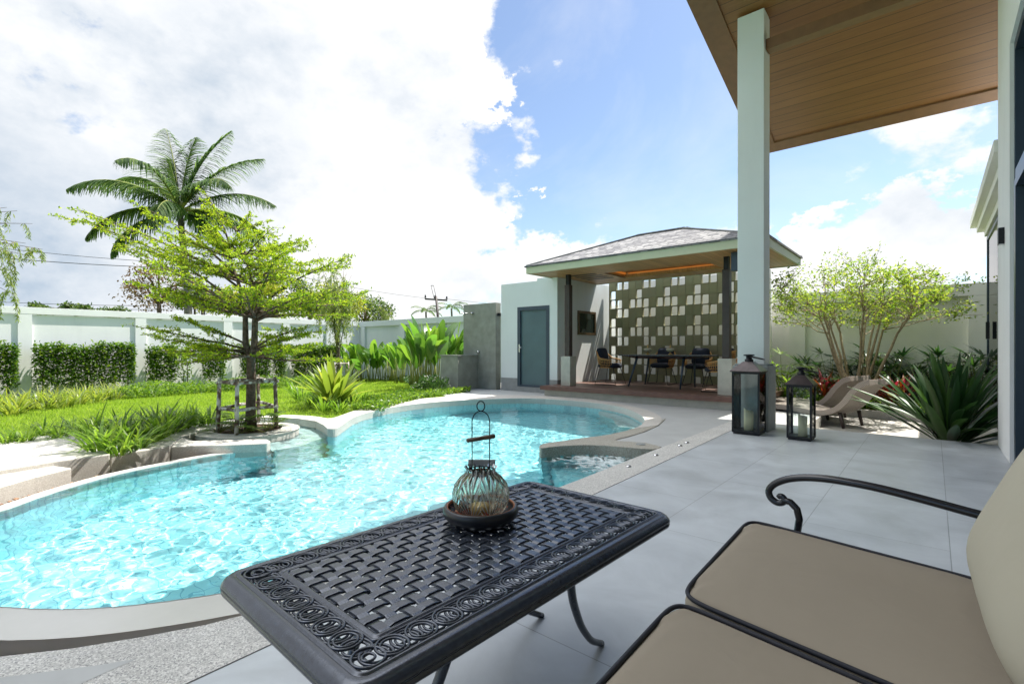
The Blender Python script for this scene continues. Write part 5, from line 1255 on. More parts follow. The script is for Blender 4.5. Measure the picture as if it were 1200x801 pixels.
# far-left hanging branches of a tree outside the frame
def left_willow():
    rng = np.random.default_rng(12); b = PD(-150, 430, 8.6); b = arr(b.x, b.y, -.05)
    t = thing('willowy_tree', 'feathery drooping branches reaching in from the left edge of the photo', 'tree', tuple(b)); tr = MB(); br = MB(); lf = MB()
    tr.tube([b, b+arr(.05, 0, 1.5), b+arr(.1, .1, 3.2)], [.09, .07, .04], 8); st = []; ls = []
    for (px, py, l) in ((38,262,.25),(20,247,.3),(8,243,.5),(50,292,.35),(30,285,.9),(12,300,.9),(-5,270,1.3),(36,300,1.3),(2,330,.8),(-12,300,1.5),(22,320,1.4),(-30,260,1.6),(6,262,.7),(16,345,.6),(-20,350,.8)):
        q = V3(PD(px, py, 8.4+rng.normal(0, .2))); mid = (q+b+arr(0, 0, 3.1))/2+arr(0, 0, .12); tr.tube([b+arr(.1, .1, 2.6+rng.random()*.5), mid, q], [.016, .010, .003], 5)
        for _ in range(7): u = rng.uniform(.5, 1.0); st.append(mid+(q-mid)*(u*2-1 if u > .5 else 0)); ls.append(l*rng.uniform(.35, 1.0))
    strands(lf, br, st, ls, rng, m_den=150, ll=(.06, .11), sway=.35)
    tr.build('trunk', M['bark'], t); br.build('branches', M['bark_p'], t); lf.build('foliage', M['lf_will'], t)
left_willow()

# ---- small spreading tree at right ------------------------------------
def spread_tree():
    rng = np.random.default_rng(17); b = arr(-1.12, 11.45, -.15); R_ = 1.62
    t = thing('spreading_tree', 'small multi-stemmed tree with a flat spreading light green crown before the cream wall', 'tree', tuple(b)); tr = MB(); lf = MB()
    def curve(p0_, p1_, bow, r0, r1, k=6, jit=.012):
        m = (p0_+p1_)/2+bow; pts = []
        for i in range(k+1):
            u = i/k; pts.append(p0_*(1-u)**2+m*2*u*(1-u)+p1_*u*u+(rng.normal(0, jit, 3) if 0 < i < k else 0))
        tr.tube(pts, list(np.linspace(r0, r1, k+1)), 6 if r0 > .02 else 4, cap=False); return pts
    nodes = []
    for i in range(11):
        a = i/11*2*PI+rng.normal(0, .2); rr = R_*rng.uniform(.18, .62); tip = b+arr(rr*math.cos(a), rr*math.sin(a), rng.uniform(1.75, 2.15)); s0 = b+arr(.07*math.cos(a), .07*math.sin(a), 0)
        pts = curve(s0, tip, arr(-math.cos(a), -math.sin(a), 0)*.10*rr+arr(0, 0, -.05), .036, .014, 8)
        nodes += [(q, .014) for q in pts[4:]]
    P0 = np.array([q for q, r in nodes]); sec = []
    for i in range(60):
        a = rng.uniform(0, 2*PI); rr = R_*rng.uniform(.2, .88); z = b[2]+1.65+rng.uniform(.0, .85)*(1-.45*(rr/R_)**2)+.18*(rr/R_)
        q = b+arr(rr*math.cos(a), rr*math.sin(a), z-b[2]); dd = np.linalg.norm((P0-q)*arr(1, 1, 1.0), axis=1)+(P0[:, 2] > q[2]-.2)*2; k = int(np.argmin(dd)); pts = curve(P0[k], q, arr(0, 0, -.06)+rng.normal(0, .04, 3), .012, .006, 5); sec += pts[2:]
    P1 = np.array(sec); tips = []
    for i in range(330):
        a = rng.uniform(0, 2*PI); u = math.sqrt(rng.random()); rr = R_*u*(1+.10*math.sin(a*5+1)); lo = 1.52+.22*u; hi = 3.05-.62*u**2.2+.10*math.sin(a*7+u*5); z = b[2]+lo+(hi-lo)*rng.random()**.7
        q = arr(b[0]+rr*math.cos(a), b[1]+rr*math.sin(a), z); dd = np.linalg.norm(P1-q, axis=1)+(P1[:, 2] > q[2]-.05)*1.0; k = int(np.argmin(dd)); curve(P1[k], q, rng.normal(0, .03, 3), .006, .0025, 4, .006); tips.append((P1[k], q))
    tr.build('trunk', M['bark_p'], t)
    for p_, q in tips:
        n = 30; u = rng.uniform(.35, 1.08, n)**.8; pos = p_+(q-p_)*u[:, None]+rng.normal(0, .055, (n, 3)); dd = rdir(n, rng)+((q-p_)/max(.05, np.linalg.norm(q-p_)))*.5; dd[:, 2] = dd[:, 2]*.6
        leaves(lf, pos, dd, rng.uniform(.045, .085, n), rng.uniform(.02, .034, n), rng=rng)
    lf.build('crown', M['lf_frangi'], t)
spread_tree()

# ---- fan palms and red plants in the back bed --------------------------
def fan_plant(base, h, nf, seed, label, m, group, R_=.42, cat='fan palm', name='fan_palm'):
    rng = np.random.default_rng(seed); t = thing(name, label, cat, tuple(base), group); st = MB(); lf = MB(); b = V3(base)
    for i in range(nf):
        a = rng.uniform(0, 2*PI); e = rng.uniform(.5, 1.5); l = h*rng.uniform(.45, .85); tip = b+arr(math.cos(a)*math.cos(e), math.sin(a)*math.cos(e), math.sin(e))*l; st.tube([b, (b+tip)/2+arr(0, 0, .03), tip], [.008, .006, .004], 4)
        k = 11; aa = np.linspace(-1.7, 1.7, k); ax = arr(math.cos(a), math.sin(a), 0); sd = arr(-math.sin(a), math.cos(a), 0); tl = rng.uniform(.1, .9); up = arr(0, 0, 1.0)
        f = ax*math.cos(tl)+up*math.sin(tl); dirs = np.cos(aa)[:, None]*f+np.sin(aa)[:, None]*sd
        blades(lf, np.repeat(tip[None], k, 0), np.arctan2(dirs[:, 1], dirs[:, 0]), np.arcsin(np.clip(dirs[:, 2], -1, 1)), R_*(1-.25*np.abs(aa)/1.7)*rng.uniform(.85, 1.1), np.full(k, .045), rng.uniform(.2, .9, k), k=3)
    st.build('stalks', M['stem'], t); lf.build('fronds', m, t)
fp = [(958,-.1,1.05),(975,.1,1.15),(1003,.25,1.1),(1022,-.05,1.2),(1042,.2,1.15),(1062,0,1.1),(1085,.2,1.1),(1105,0,1.15),(1128,.2,1.1),(1148,0,1.2),(1166,.1,1.1)]
ordl = ['first','second','third','fourth','fifth','sixth','seventh','eighth','ninth','tenth','eleventh']
for i, (px, dy, h_) in enumerate(fp):
    q = PY(px, 440, 12.2+dy); fan_plant((q.x, q.y, -.1), h_*1.12, 17, 500+i, 'dark lady palm, %s from the left in the dense row along the cream wall' % ordl[i], M['lf_dark'], 'lady palms along the cream wall', .40)
q = PY(918, 440, 11.9); fan_plant((q.x, q.y, -.1), 1.25, 20, 540, 'bright green fan palm just right of the white column', M['lf_lily'], None, .45)
q = PY(926, 450, 11.2); shrub('low_shrub', 'light green low shrub at the foot of the bright fan palm', 'shrub', (q.x, q.y, -.1), .35, .3, .45, 700, (.06,.10), (.03,.05), M['lf_cover'], 31)
for i, (px, Y_, lab) in enumerate(((966,11.2,'red and orange cordyline left of the spreading tree trunk'),(980,11.35,'deep red cordyline next to the pale stone bowl'),(1046,11.1,'small red cordyline right of the spreading tree trunk'),(1058,11.2,'pinkish red cordyline behind the dark sword-leaved plant'),(1020,11.4,'small red cordyline behind the lounger headrest'),(992,11.5,'orange-red cordyline directly behind the lounger'))):
    q = PY(px, 450, Y_); z0 = -.1
    mb = strap_plant('r', None, 26, (.32, .55), (.04, .065), (.4, 1.5), (.3, 1.2), k=4, spread=.04, seed=600+i, zj=.22, prof=wide); mb.v = [(v[0]+q.x, v[1]+q.y, v[2]+z0+.14) for v in mb.v]
    t = thing('cordyline', lab, 'cordyline', (q.x, q.y, z0), 'red cordylines in the back bed'); mb.build('leaves', M['lf_red'], t); s_ = MB(); s_.tube([(q.x, q.y, z0), (q.x, q.y, z0+.3)], [.018, .012], 5); s_.build('stem', M['bark'], t)
cv2 = [Vector((x, 11.15)) for x in (-1.9, -1.0, 0, 1, 1.8)]
def lz0(): pass
rng = np.random.default_rng(91); n = 5200; mb = MB(); xs = rng.uniform(-2.0, 1.9, n); ys = rng.uniform(11.0, 11.6, n)
leaves(mb, np.column_stack([xs, ys, -.1+rng.random(n)*.24]), rdir(n, rng)+arr(0, 0, .6), rng.uniform(.05, .11, n), rng.uniform(.025, .045, n), rng=rng)
stuff(mb.build('ground_cover', M['lf_lily']), 'green ground cover along the front of the back bed behind the loungers', 'ground cover')
q = PY(985, 440, 11.25); t = thing('stone_bowl', 'pale stone bowl on a short pedestal among the red cordylines', 'stone bowl', (q.x, q.y, -.1))
s_ = MB(); s_.lathe([(.001,0),(.12,0),(.10,.05),(.06,.10),(.055,.26),(.001,.26)], (q.x, q.y, -.1), 16); s_.build('pedestal', M['stone_plinth'], t)
s_ = MB(); s_.lathe([(.001,.26),(.08,.26),(.16,.33),(.20,.42),(.215,.43),(.20,.44),(.17,.43),(.001,.36)], (q.x, q.y, -.1), 20); s_.build('bowl', M['stone_plinth'], t)

# ---- utility poles and wires -----------------------------------------
def pole(px, pyt, d_, lean, label, arm=1.1, zarm=.0):
    c = PD(px, pyt, d_); b = Vector((c.x-lean*CT, c.y-lean*ST, -.45)); t = thing('utility_pole', label, 'utility pole', tuple(b), 'utility poles beyond the wall')
    q = MB(); q.tube([b, c], [.16, .10], 8); q.build('post', M['post'], t)
    rg_ = Vector((CT, ST, 0)); q = MB(); ac = c+Vector((0, 0, -.3)); q.bar(ac-rg_*arm-Vector((0,0,lean*.12)), ac+rg_*arm+Vector((0,0,lean*.12)), .12, .14); q.build('cross_arm', M['post'], t)
    for s in (-.95, -.1, .95):
        q = MB(); p_ = ac+rg_*arm*s+Vector((0, 0, .1+lean*.12*s)); q.lathe([(.001,0),(.06,0),(.09,.1),(.05,.16),(.08,.24),(.001,.28)], tuple(p_), 8); q.build('insulator', M['black'], t)
    return t, ac
t1, a1 = pole(511, 347, 44, -.55, 'leaning utility pole with a cross arm between the two tiny far palms', 1.0)
q = MB(); rg_ = Vector((CT, ST, 0)); q.tube([a1-rg_*.15, a1-rg_*.45+Vector((0,0,1.25))], .03, 4); q.tube([a1+rg_*.05, a1-rg_*.22+Vector((0,0,1.25))], .03, 4); q.tube([a1-rg_*.45+Vector((0,0,1.25)), a1-rg_*.22+Vector((0,0,1.25))], .03, 4); q.build('bracket', M['post'], t1)
t2, a2 = pole(306, 308, 34, .05, 'upright utility pole rising behind the right side of the layered tree', .9)
t3, a3 = pole(238, 346, 30, 0, 'plain pale pole just above the wall behind the layered tree', .3)
def wire(pts, d0, d1, r, label):
    (x0, y0), (x1, y1) = pts; a = PD(x0, y0, d0); b = PD(x1, y1, d1); path = []
    for i in range(13): t = i/12; p = a.lerp(b, t); p.z -= math.sin(t*PI)*.25; path.append(p)
    q = MB(); q.tube(path, r, 5); o = q.build('power_line', M['black']); tag(o, label, 'power line', 'power lines beyond the wall')
wire(((-60,284), (306,312)), 30, 34, .016, 'upper power line crossing the sky at the left behind the palm')
wire(((-60,297), (306,315)), 30, 34, .022, 'thick power line crossing the sky at the left just below the upper one')
wire(((-60,351), (306,357)), 40, 40, .02, 'low power line just above the left wall coping')
wire(((-60,356), (306,361)), 40, 40, .02, 'lowest power line grazing the left wall coping')
wire(((306,313), (505,350)), 34, 44, .014, 'thin power line running from the upright pole to the leaning pole')
wire(((521,350), (700,362)), 44, 60, .014, 'thin power line running right from the leaning pole behind the shower wall')
# ------------------------------------------------------------- furniture
def CW(lat, d, z): return Vector((-d*ST+lat*CT, d*CT+lat*ST, z))
# coffee table ---------------------------------------------------------
tc0 = CW(-.099, 1.558, 0); tv = (CW(.672, .741, 0)).normalized(); tu = (CW(.741, -.672, 0)).normalized()
def TT(p): return tc0+tv*p[0]+tu*p[1]+Vector((0, 0, p[2]))
def tmap(mb): mb.v = [tuple(TT(v)) for v in mb.v]; mb.f = [tuple(reversed(f)) for f in mb.f]; return mb
HA, HB, ZTB = .648, .353, .50
tbl = thing('coffee_table', 'black cast metal coffee table with basket-weave top and ring border on the terrace', 'coffee table', (tc0.x, tc0.y, 0))
def rrect(a, b, r, n=8):
    pts = []
    for cx, cy, a0 in ((a-r, b-r, 0), (-a+r, b-r, 90), (-a+r, -b+r, 180), (a-r, -b+r, 270)):
        for i in range(n+1): t = R(a0+90*i/n); pts.append((cx+r*math.cos(t), cy+r*math.sin(t)))
    return pts
def sweep(prof, r0=.065):
    mb = MB(); loops = [rrect(HA-i, HB-i, max(r0-i, .012)) for i, z in prof]; n = len(loops[0]); vs = [(x, y, prof[k][1]) for k, lp_ in enumerate(loops) for x, y in lp_]
    fs = [(k*n+i, k*n+(i+1) % n, (k+1)*n+(i+1) % n, (k+1)*n+i) for k in range(len(prof)-1) for i in range(n)]
    mb.add(vs, fs, 0, True); return mb
z = ZTB
rim = sweep([(.050, z-.012), (.050, z), (.046, z+.0025), (.041, z+.0025), (.039, z-.0015), (.036, z-.0015), (.033, z+.001), (.020, z-.002), (.009, z-.009), (.002, z-.018), (.000, z-.023), (.005, z-.026), (.005, z-.030), (.001, z-.033), (.003, z-.040), (.012, z-.044), (.050, z-.040), (.050, z-.012)])
tmap(rim).build('rim', M['cast'], tbl)
inn = sweep([(.118, z-.010), (.118, z+.001), (.121, z+.003), (.124, z-.001), (.127, z-.001), (.130, z+.003), (.137, z+.002), (.137, z-.010), (.118, z-.010)], .05); tmap(inn).build('inner_frame', M['cast'], tbl)
rg_ = MB()
ic = .084
def chain(ax, ay, bx, by, n):
    for i in range(n):
        t = (i+.5)/n; x = ax+(bx-ax)*t; y = ay+(by-ay)*t; hz = z-.002+(.0018 if i % 2 else -.0012)
        rg_.torus((x, y, hz), .0335, .0034, 28, 5); rg_.torus((x, y, hz), .0245, .0030, 24, 5)
nx_, ny_ = 31, 13
chain(-HA+ic+.0, HB-ic, HA-ic, HB-ic, nx_); chain(-HA+ic, -HB+ic, HA-ic, -HB+ic, nx_); chain(HA-ic, -HB+ic+.03, HA-ic, HB-ic-.03, ny_); chain(-HA+ic, -HB+ic+.03, -HA+ic, HB-ic-.03, ny_)
for sx_ in (-1, 1):
    for sy_ in (-1, 1): rg_.torus((sx_*(HA-ic), sy_*(HB-ic), z), .033, .0035, 26, 5); rg_.torus((sx_*(HA-ic), sy_*(HB-ic), z), .013, .003, 18, 5)
for s_ in (-1, 1):
    rg_.box(-HA+.118, HA-.118, s_*(HB-ic)-.0025, s_*(HB-ic)+.0025, z-.010, z-.006)
    rg_.box(s_*(HA-ic)-.0025, s_*(HA-ic)+.0025, -HB+.118, HB-.118, z-.010, z-.006)
tmap(rg_).build('ring_border', M['cast'], tbl)
wv = MB(); WA, WB = HA-.137, HB-.137; nl_, nc_ = 10, 24; dl = 2*WB/nl_; dc = 2*WA/nc_
def ribbon(along, pos, w, phase, L0, L1, step, nseg):
    vs = []; n = nseg*6; th_ = .0028
    for i in range(n+1):
        t = L0+(L1-L0)*i/n; ph = (t-L0)/step; zz = z-.002+.0019*max(-1, min(1, 3.2*math.cos(PI*(ph-.5)+phase*PI)))
        for (o, h) in ((-w/2, th_), (-w/2*.82, th_+.0006), (w/2*.82, th_+.0006), (w/2, th_), (w/2, -th_), (-w/2, -th_)):
            vs.append((t, pos+o, zz+h) if along == 0 else (pos+o, t, zz+h))
    fs = []
    for i in range(n):
        for k in range(6): a = i*6+k; b = i*6+(k+1) % 6; fs.append((a, b, b+6, a+6) if along else (a, a+6, b+6, b))
    wv.add(vs, fs, 0, False)
for i in range(nl_): ribbon(0, -WB+(i+.5)*dl, dl*.56, i % 2, -WA, WA, dc, nc_)
for j in range(nc_): ribbon(1, -WA+(j+.5)*dc, dc*.62, (j+1) % 2, -WB, WB, dl, nl_)
tmap(wv).build('woven_top', M['cast'], tbl)
ap = sweep([(.075, z-.041), (.075, z-.078), (.087, z-.078), (.087, z-.041)], .05); tmap(ap).build('apron', M['cast'], tbl)
for sx_ in (-1, 1):
    for sy_ in (-1, 1):
        o = 0 if sx_ > 0 else .07
        pth = [(.20+o, .20, .445), (.215+o, .19, .37), (.25+o, .175, .27), (.32+o, .16, .15), (.40+o, .15, .06), (.485+o, .14, .012)]
        pts = []
        for a, b in zip(pth[:-1], pth[1:]):
            for k in range(4): t = k/4; pts.append(tuple(a[i]*(1-t)+b[i]*t for i in range(3)))
        pts.append(pth[-1]); P3 = [Vector(p) for p in pts]
        for _ in range(2): P3 = [P3[0]]+[(P3[i-1]+P3[i]*2+P3[i+1])/4 for i in range(1, len(P3)-1)]+[P3[-1]]
        q = MB(); q.tube([(p.x*sx_, p.y*sy_, p.z) for p in P3], list(np.linspace(.016, .011, len(P3))), 10)
        q.v = [tuple(TT(v)) for v in q.v]; q.build('leg', M['cast'], tbl)
# candle bowl and glass lamp -------------------------------------------
bc_ = P(563.5, 611, ZTB+.004); bz = ZTB+.0075
bowl = thing('candle_bowl', 'round black bowl with coral rim standing on the black coffee table', 'bowl', (bc_.x, bc_.y, bz))
q = MB(); q.lathe([(.001, 0), (.088, 0), (.112, .008), (.127, .026), (.129, .042), (.124, .054), (.119, .056), (.114, .052), (.113, .04), (.100, .022), (.07, .014), (.001, .012)], tuple((bc_.x, bc_.y, bz)), 48); q.build('bowl_body', simple('black_clay', (.012,.014,.02), .35, var=.2), bowl)
q = MB(); q.lathe([(.1165, .0562), (.1145, .0560), (.1125, .054), (.1120, .047), (.1115, .047), (.112, .0535)], tuple((bc_.x, bc_.y, bz)), 48); q.build('bowl_lining', simple('coral_clay', (.42,.17,.09), .6, var=.3, scale=30), bowl)
pt = MB(); rgp = random.Random(3)
for _ in range(45):
    a = rgp.random()*6.28; r = rgp.uniform(.05, .098); c = arr(bc_.x+r*math.cos(a), bc_.y+r*math.sin(a), bz+.022+rgp.random()*.014+max(0, r-.08)*.5)
    leaves(pt, c[None], rdir(1)*arr(1, 1, .4), .03, .02)
pt.build('potpourri', leafmat('petal_mix', [(.40,.12,.06),(.32,.05,.04),(.45,.25,.12)], .2), bowl)['kind'] = 'stuff'
lamp = thing('glass_candle_lamp', 'round embossed glass candle lamp with tall wire handle sitting in the black bowl', 'candle lamp', (bc_.x, bc_.y, bz+.013))
gz = bz+.014; gs_ = 1.09
prof = [(.001, 0), (.04, .001), (.062, .012), (.080, .035), (.089, .062), (.090, .085), (.083, .112), (.068, .134), (.053, .147), (.047, .153), (.046, .163), (.052, .172)]
def globe_glass():
    m = bpy.data.materials.new('embossed_glass'); m.use_nodes = True; nt = m.node_tree; nt.nodes.clear(); out = N(nt, 'ShaderNodeOutputMaterial')
    tc = N(nt, 'ShaderNodeTexCoord'); sp = N(nt, 'ShaderNodeSeparateXYZ'); L(nt, tc.outputs['Object'], sp.inputs[0])
    at = N(nt, 'ShaderNodeMath', operation='ARCTAN2'); L(nt, sp.outputs[1], at.inputs[0]); L(nt, sp.outputs[0], at.inputs[1])
    # feather relief: arcs from fan centres
    mu = N(nt, 'ShaderNodeMath', operation='MULTIPLY'); L(nt, at.outputs[0], mu.inputs[0]); mu.inputs[1].default_value = 8/(2*PI)
    fr = N(nt, 'ShaderNodeMath', operation='FRACT'); L(nt, mu.outputs[0], fr.inputs[0]); sb = N(nt, 'ShaderNodeMath', operation='SUBTRACT'); L(nt, fr.outputs[0], sb.inputs[0]); sb.inputs[1].default_value = .5
    zz = N(nt, 'ShaderNodeMath', operation='MULTIPLY'); L(nt, sp.outputs[2], zz.inputs[0]); zz.inputs[1].default_value = 14
    a2 = N(nt, 'ShaderNodeMath', operation='ARCTAN2'); L(nt, sb.outputs[0], a2.inputs[0]); L(nt, zz.outputs[0], a2.inputs[1])
    w = N(nt, 'ShaderNodeMath', operation='MULTIPLY'); L(nt, a2.outputs[0], w.inputs[0]); w.inputs[1].default_value = 34
    sn = N(nt, 'ShaderNodeMath', operation='SINE'); L(nt, w.outputs[0], sn.inputs[0])
    bp = N(nt, 'ShaderNodeBump', Strength=.8, Distance=.003); L(nt, sn.outputs[0], bp.inputs['Height'])
    rf = N(nt, 'ShaderNodeBsdfRefraction', Roughness=.02, IOR=1.09); g = N(nt, 'ShaderNodeBsdfGlossy', Roughness=.06); L(nt, bp.outputs[0], rf.inputs['Normal']); L(nt, bp.outputs[0], g.inputs['Normal'])
    gr = ramp(nt, sp.outputs[2], [(.0, (.98,.80,.66)), (.05, (.97,.92,.76)), (.09, (.92,.98,.90)), (.16, (.94,1,.97))]); L(nt, gr, rf.inputs[0])
    tr = N(nt, 'ShaderNodeBsdfTransparent'); L(nt, gr, tr.inputs[0]); m1 = N(nt, 'ShaderNodeMixShader', Fac=.7); L(nt, rf.outputs[0], m1.inputs[1]); L(nt, tr.outputs[0], m1.inputs[2])
    gt = N(nt, 'ShaderNodeMapRange'); gt.inputs['From Min'].default_value = .35; gt.inputs['From Max'].default_value = .9; gt.inputs['To Max'].default_value = .5; L(nt, sn.outputs[0], gt.inputs[0])
    fb = N(nt, 'ShaderNodeBsdfTranslucent'); fb.inputs[0].default_value = (.92, .96, .90, 1); fd = N(nt, 'ShaderNodeBsdfDiffuse'); fd.inputs[0].default_value = (.9, .93, .86, 1); fm_ = N(nt, 'ShaderNodeMixShader', Fac=.5); L(nt, fb.outputs[0], fm_.inputs[1]); L(nt, fd.outputs[0], fm_.inputs[2])
    m3 = N(nt, 'ShaderNodeMixShader'); L(nt, gt.outputs[0], m3.inputs[0]); L(nt, m1.outputs[0], m3.inputs[1]); L(nt, fm_.outputs[0], m3.inputs[2]); m1 = m3
    f = N(nt, 'ShaderNodeFresnel', IOR=1.6); L(nt, bp.outputs[0], f.inputs['Normal']); ad = N(nt, 'ShaderNodeMath', operation='ADD'); L(nt, f.outputs[0], ad.inputs[0]); ad.inputs[1].default_value = .05
    mx = N(nt, 'ShaderNodeMixShader'); L(nt, ad.outputs[0], mx.inputs[0]); L(nt, m1.outputs[0], mx.inputs[1]); L(nt, g.outputs[0], mx.inputs[2]); L(nt, mx.outputs[0], out.inputs[0]); return m
q = MB(); q.lathe([(r*gs_, h) for r, h in prof], (bc_.x, bc_.y, gz), 56); q.build('glass_globe', globe_glass(), lamp)
q = MB(); q.lathe([(.001, .004), (.03, .004), (.034, .012), (.034, .042), (.001, .044)], (bc_.x, bc_.y, gz), 24); q.build('candle', simple('amber_wax', (.50,.34,.14), .4, var=.15), lamp)
q = MB(); q.torus((bc_.x, bc_.y, gz+.160), .0475, .0022, 32, 6); rgt_ = Vector((CT, ST, 0)); cc_ = Vector((bc_.x, bc_.y, gz))
hw_ = .030
for s_ in (-1, 1): q.tube([cc_+rgt_*hw_*s_+Vector((0, 0, .09)), cc_+rgt_*hw_*s_+Vector((0, 0, .325))], .0019, 6)
arc = [cc_+rgt_*hw_*math.cos(a)+Vector((0, 0, .325+.036*math.sin(a))) for a in np.linspace(0, PI, 14)]; q.tube(arc, .0019, 6)
q.torus(cc_+Vector((0, 0, .325+.036+.017)), .0155, .0020, 22, 6, ax=tuple(rgt_), ay=(0, 0, 1), sx=.85, sy=1.1); q.build('wire_handle', M['black'], lamp)
q = MB(); d_ = (rgt_+Vector((0, 0, .16))).normalized(); q.tube([cc_+Vector((0, 0, .268))-d_*.050, cc_+Vector((0, 0, .268))-d_*.046, cc_+Vector((0, 0, .268))+d_*.046, cc_+Vector((0, 0, .268))+d_*.050], [.004, .0075, .0075, .004], 10); q.build('handle_grip', simple('dark_turned_wood', (.10,.065,.04), .35, var=.7, scale=40), lamp)
q = MB(); bk = Vector((-ST, CT, 0)); q.obox(cc_+bk*.052+Vector((0, 0, .172)), rgt_*.048, bk*.0015, Vector((0, 0, .012))); q.build('back_plate', simple('grey_metal_plate', (.55,.57,.60), .35, metal=.5, var=.1), lamp, bevel=.001)

# sofa -------------------------------------------------------------------
ZS = .45
A_TL = CW(.905, 1.894, ZS); A_BL = CW(.4326, 1.300, ZS); fv = A_BL-A_TL; su = CW(.41, -.487, 0)*1.12; 
sofa = thing('sofa', 'beige cushioned outdoor sofa with black piping and scrolled black metal arm', 'sofa', (A_BL.x, A_BL.y, 0))
def spow(c, e): return math.copysign(abs(c)**e, c)
def pillow(c, ax, ay, az, e1, e2, nu=56, nv=24, wr=0.0, sag=0.0):
    mb = MB(); vs = []; fs = []
    c, ax, ay, az = map(Vector, (c, ax, ay, az)); lx, ly = ax.length, ay.length
    for j in range(nv+1):
        ph = -PI/2+PI*j/nv; cp, sp = spow(math.cos(ph), e1), spow(math.sin(ph), e1)
        for i in range(nu):
            t = 2*PI*i/nu; x = cp*spow(math.cos(t), e2); y = cp*spow(math.sin(t), e2)
            edge = max(abs(x), abs(y)); zz = sp*(1.0-.0*edge)
            if sp > 0: zz = sp*(1+.36*(1-x**4)*(1-y**4)-sag*(1-x*x)*(1-y*y))
            w = wr*math.sin(x*lx*75+5*y+2*math.sin(y*9))*max(0, (abs(x)-.80)/.2)*(1 if sp > .3 else 0)+wr*.6*math.sin(y*ly*60+7*x)*max(0, (abs(y)-.86)/.14)*(1 if sp > .3 else 0)
            vs.append(c+ax*x+ay*y+az*(zz+w))
    for j in range(nv):
        for i in range(nu): a = j*nu+i; b = j*nu+(i+1) % nu; fs.append((a, b, b+nu, a+nu))
    mb.add(vs, fs, 0, True); return mb
def outline(c, ax, ay, az, e2, h, s=.985, n=90):
    c, ax, ay, az = map(Vector, (c, ax, ay, az)); return [c+ax*s*spow(math.cos(2*PI*i/n), e2)+ay*s*spow(math.sin(2*PI*i/n), e2)+az.normalized()*h for i in range(n+1)]
def seat_cushion(TL, label=None):
    c = TL+fv*.5+su*.5+Vector((0, 0, -.062)); az = Vector((0, 0, .062)); ax = su*.5; ay = fv*.5*.985
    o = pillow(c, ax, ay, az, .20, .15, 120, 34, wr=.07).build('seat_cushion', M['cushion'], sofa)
    q = MB(); q.tube(outline(c, ax, ay, az, .15, .058, .985), .0058, 8); q.tube(outline(c, ax, ay, az, .15, -.058, .985), .0058, 8); q.build('piping', M['piping'], o)
seat_cushion(A_TL); seat_cushion(A_TL+fv*1.01); seat_cushion(A_TL+fv*2.02)
# back cushions lean on the rear
un = Vector((su.x, su.y, 0)).normalized(); fn = Vector((fv.x, fv.y, 0)).normalized(); R1 = A_TL+CW(.41, -.487, 0)
for k in range(3):
    lean = (Vector((0, 0, 1))*math.cos(R(23))+un*math.sin(R(23))); nrm_ = fn.cross(lean).normalized(); 
    c = R1+fv*(k*1.01+.5)+un*.075+Vector((0, 0, .01))+lean*.245
    if nrm_.dot(un) > 0: nrm_ = -nrm_
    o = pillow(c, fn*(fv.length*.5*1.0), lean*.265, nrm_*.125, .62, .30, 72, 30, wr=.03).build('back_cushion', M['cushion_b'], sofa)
    q = MB(); q.tube(outline(c, fn*(fv.length*.5*.99), lean*.263, nrm_*.12, .30, -.066), .0055, 8); q.build('piping', M['piping'], o)
# frame
fl_ = A_TL+Vector((0, 0, -.135)); q = MB(); e_ = fv*3.05
q.bar(fl_, fl_+e_, .035, .03); q.bar(fl_+su*1.0, fl_+su*1.0+e_, .035, .03)
for k in (0, 1, 2, 3.04): q.bar(fl_+fv*k+un*.02, fl_+fv*k+su*.98, .03, .026)
q.build('seat_frame', M['armblack'], sofa)
q = MB(); 
for k in (0.02, 3.0):
    b0 = fl_+su*1.0+fv*k; q.tube([b0, b0+Vector((0, 0, .2))+un*.07, b0+Vector((0, 0, .5))+un*.16], .014, 8)
b0 = fl_+su+Vector((0, 0, .5))+un*.16; q.tube([b0, b0+fv*3.04], .014, 8)
for k in np.linspace(.2, 2.85, 16): b1_ = fl_+su+fv*float(k); q.tube([b1_, b1_+Vector((0, 0, .5))+un*.16], .006, 6)
q.build('back_frame', M['armblack'], sofa)
for k, s_ in ((0.02, 0.04), (0.02, .98), (3.0, .04), (3.0, .98)):
    b0 = fl_+fv*k+su*s_; q = MB(); q.tube([b0, b0+Vector((0, 0, -.15))-fn*.01, Vector((b0.x, b0.y, .006))+un*(.04 if s_ > .5 else -.04)], [.016, .014, .012], 8); q.build('leg', M['armblack'], sofa)
def armpath(off):
    ap_ = []
    base = CW(1.025, 1.83, 0)+fv*off; dr = CW(.66, -.75, 0).normalized()
    for t, zz in ((.62, .60), (.505, .612), (.38, .628), (.25, .640), (.13, .640), (.05, .630), (-.01, .612), (-.055, .585), (-.075, .555), (-.066, .528), (-.04, .515), (-.018, .523), (-.015, .540), (-.03, .548), (-.038,.538)):
        ap_.append(base+dr*t+Vector((0, 0, zz)))
    return ap_, base, dr
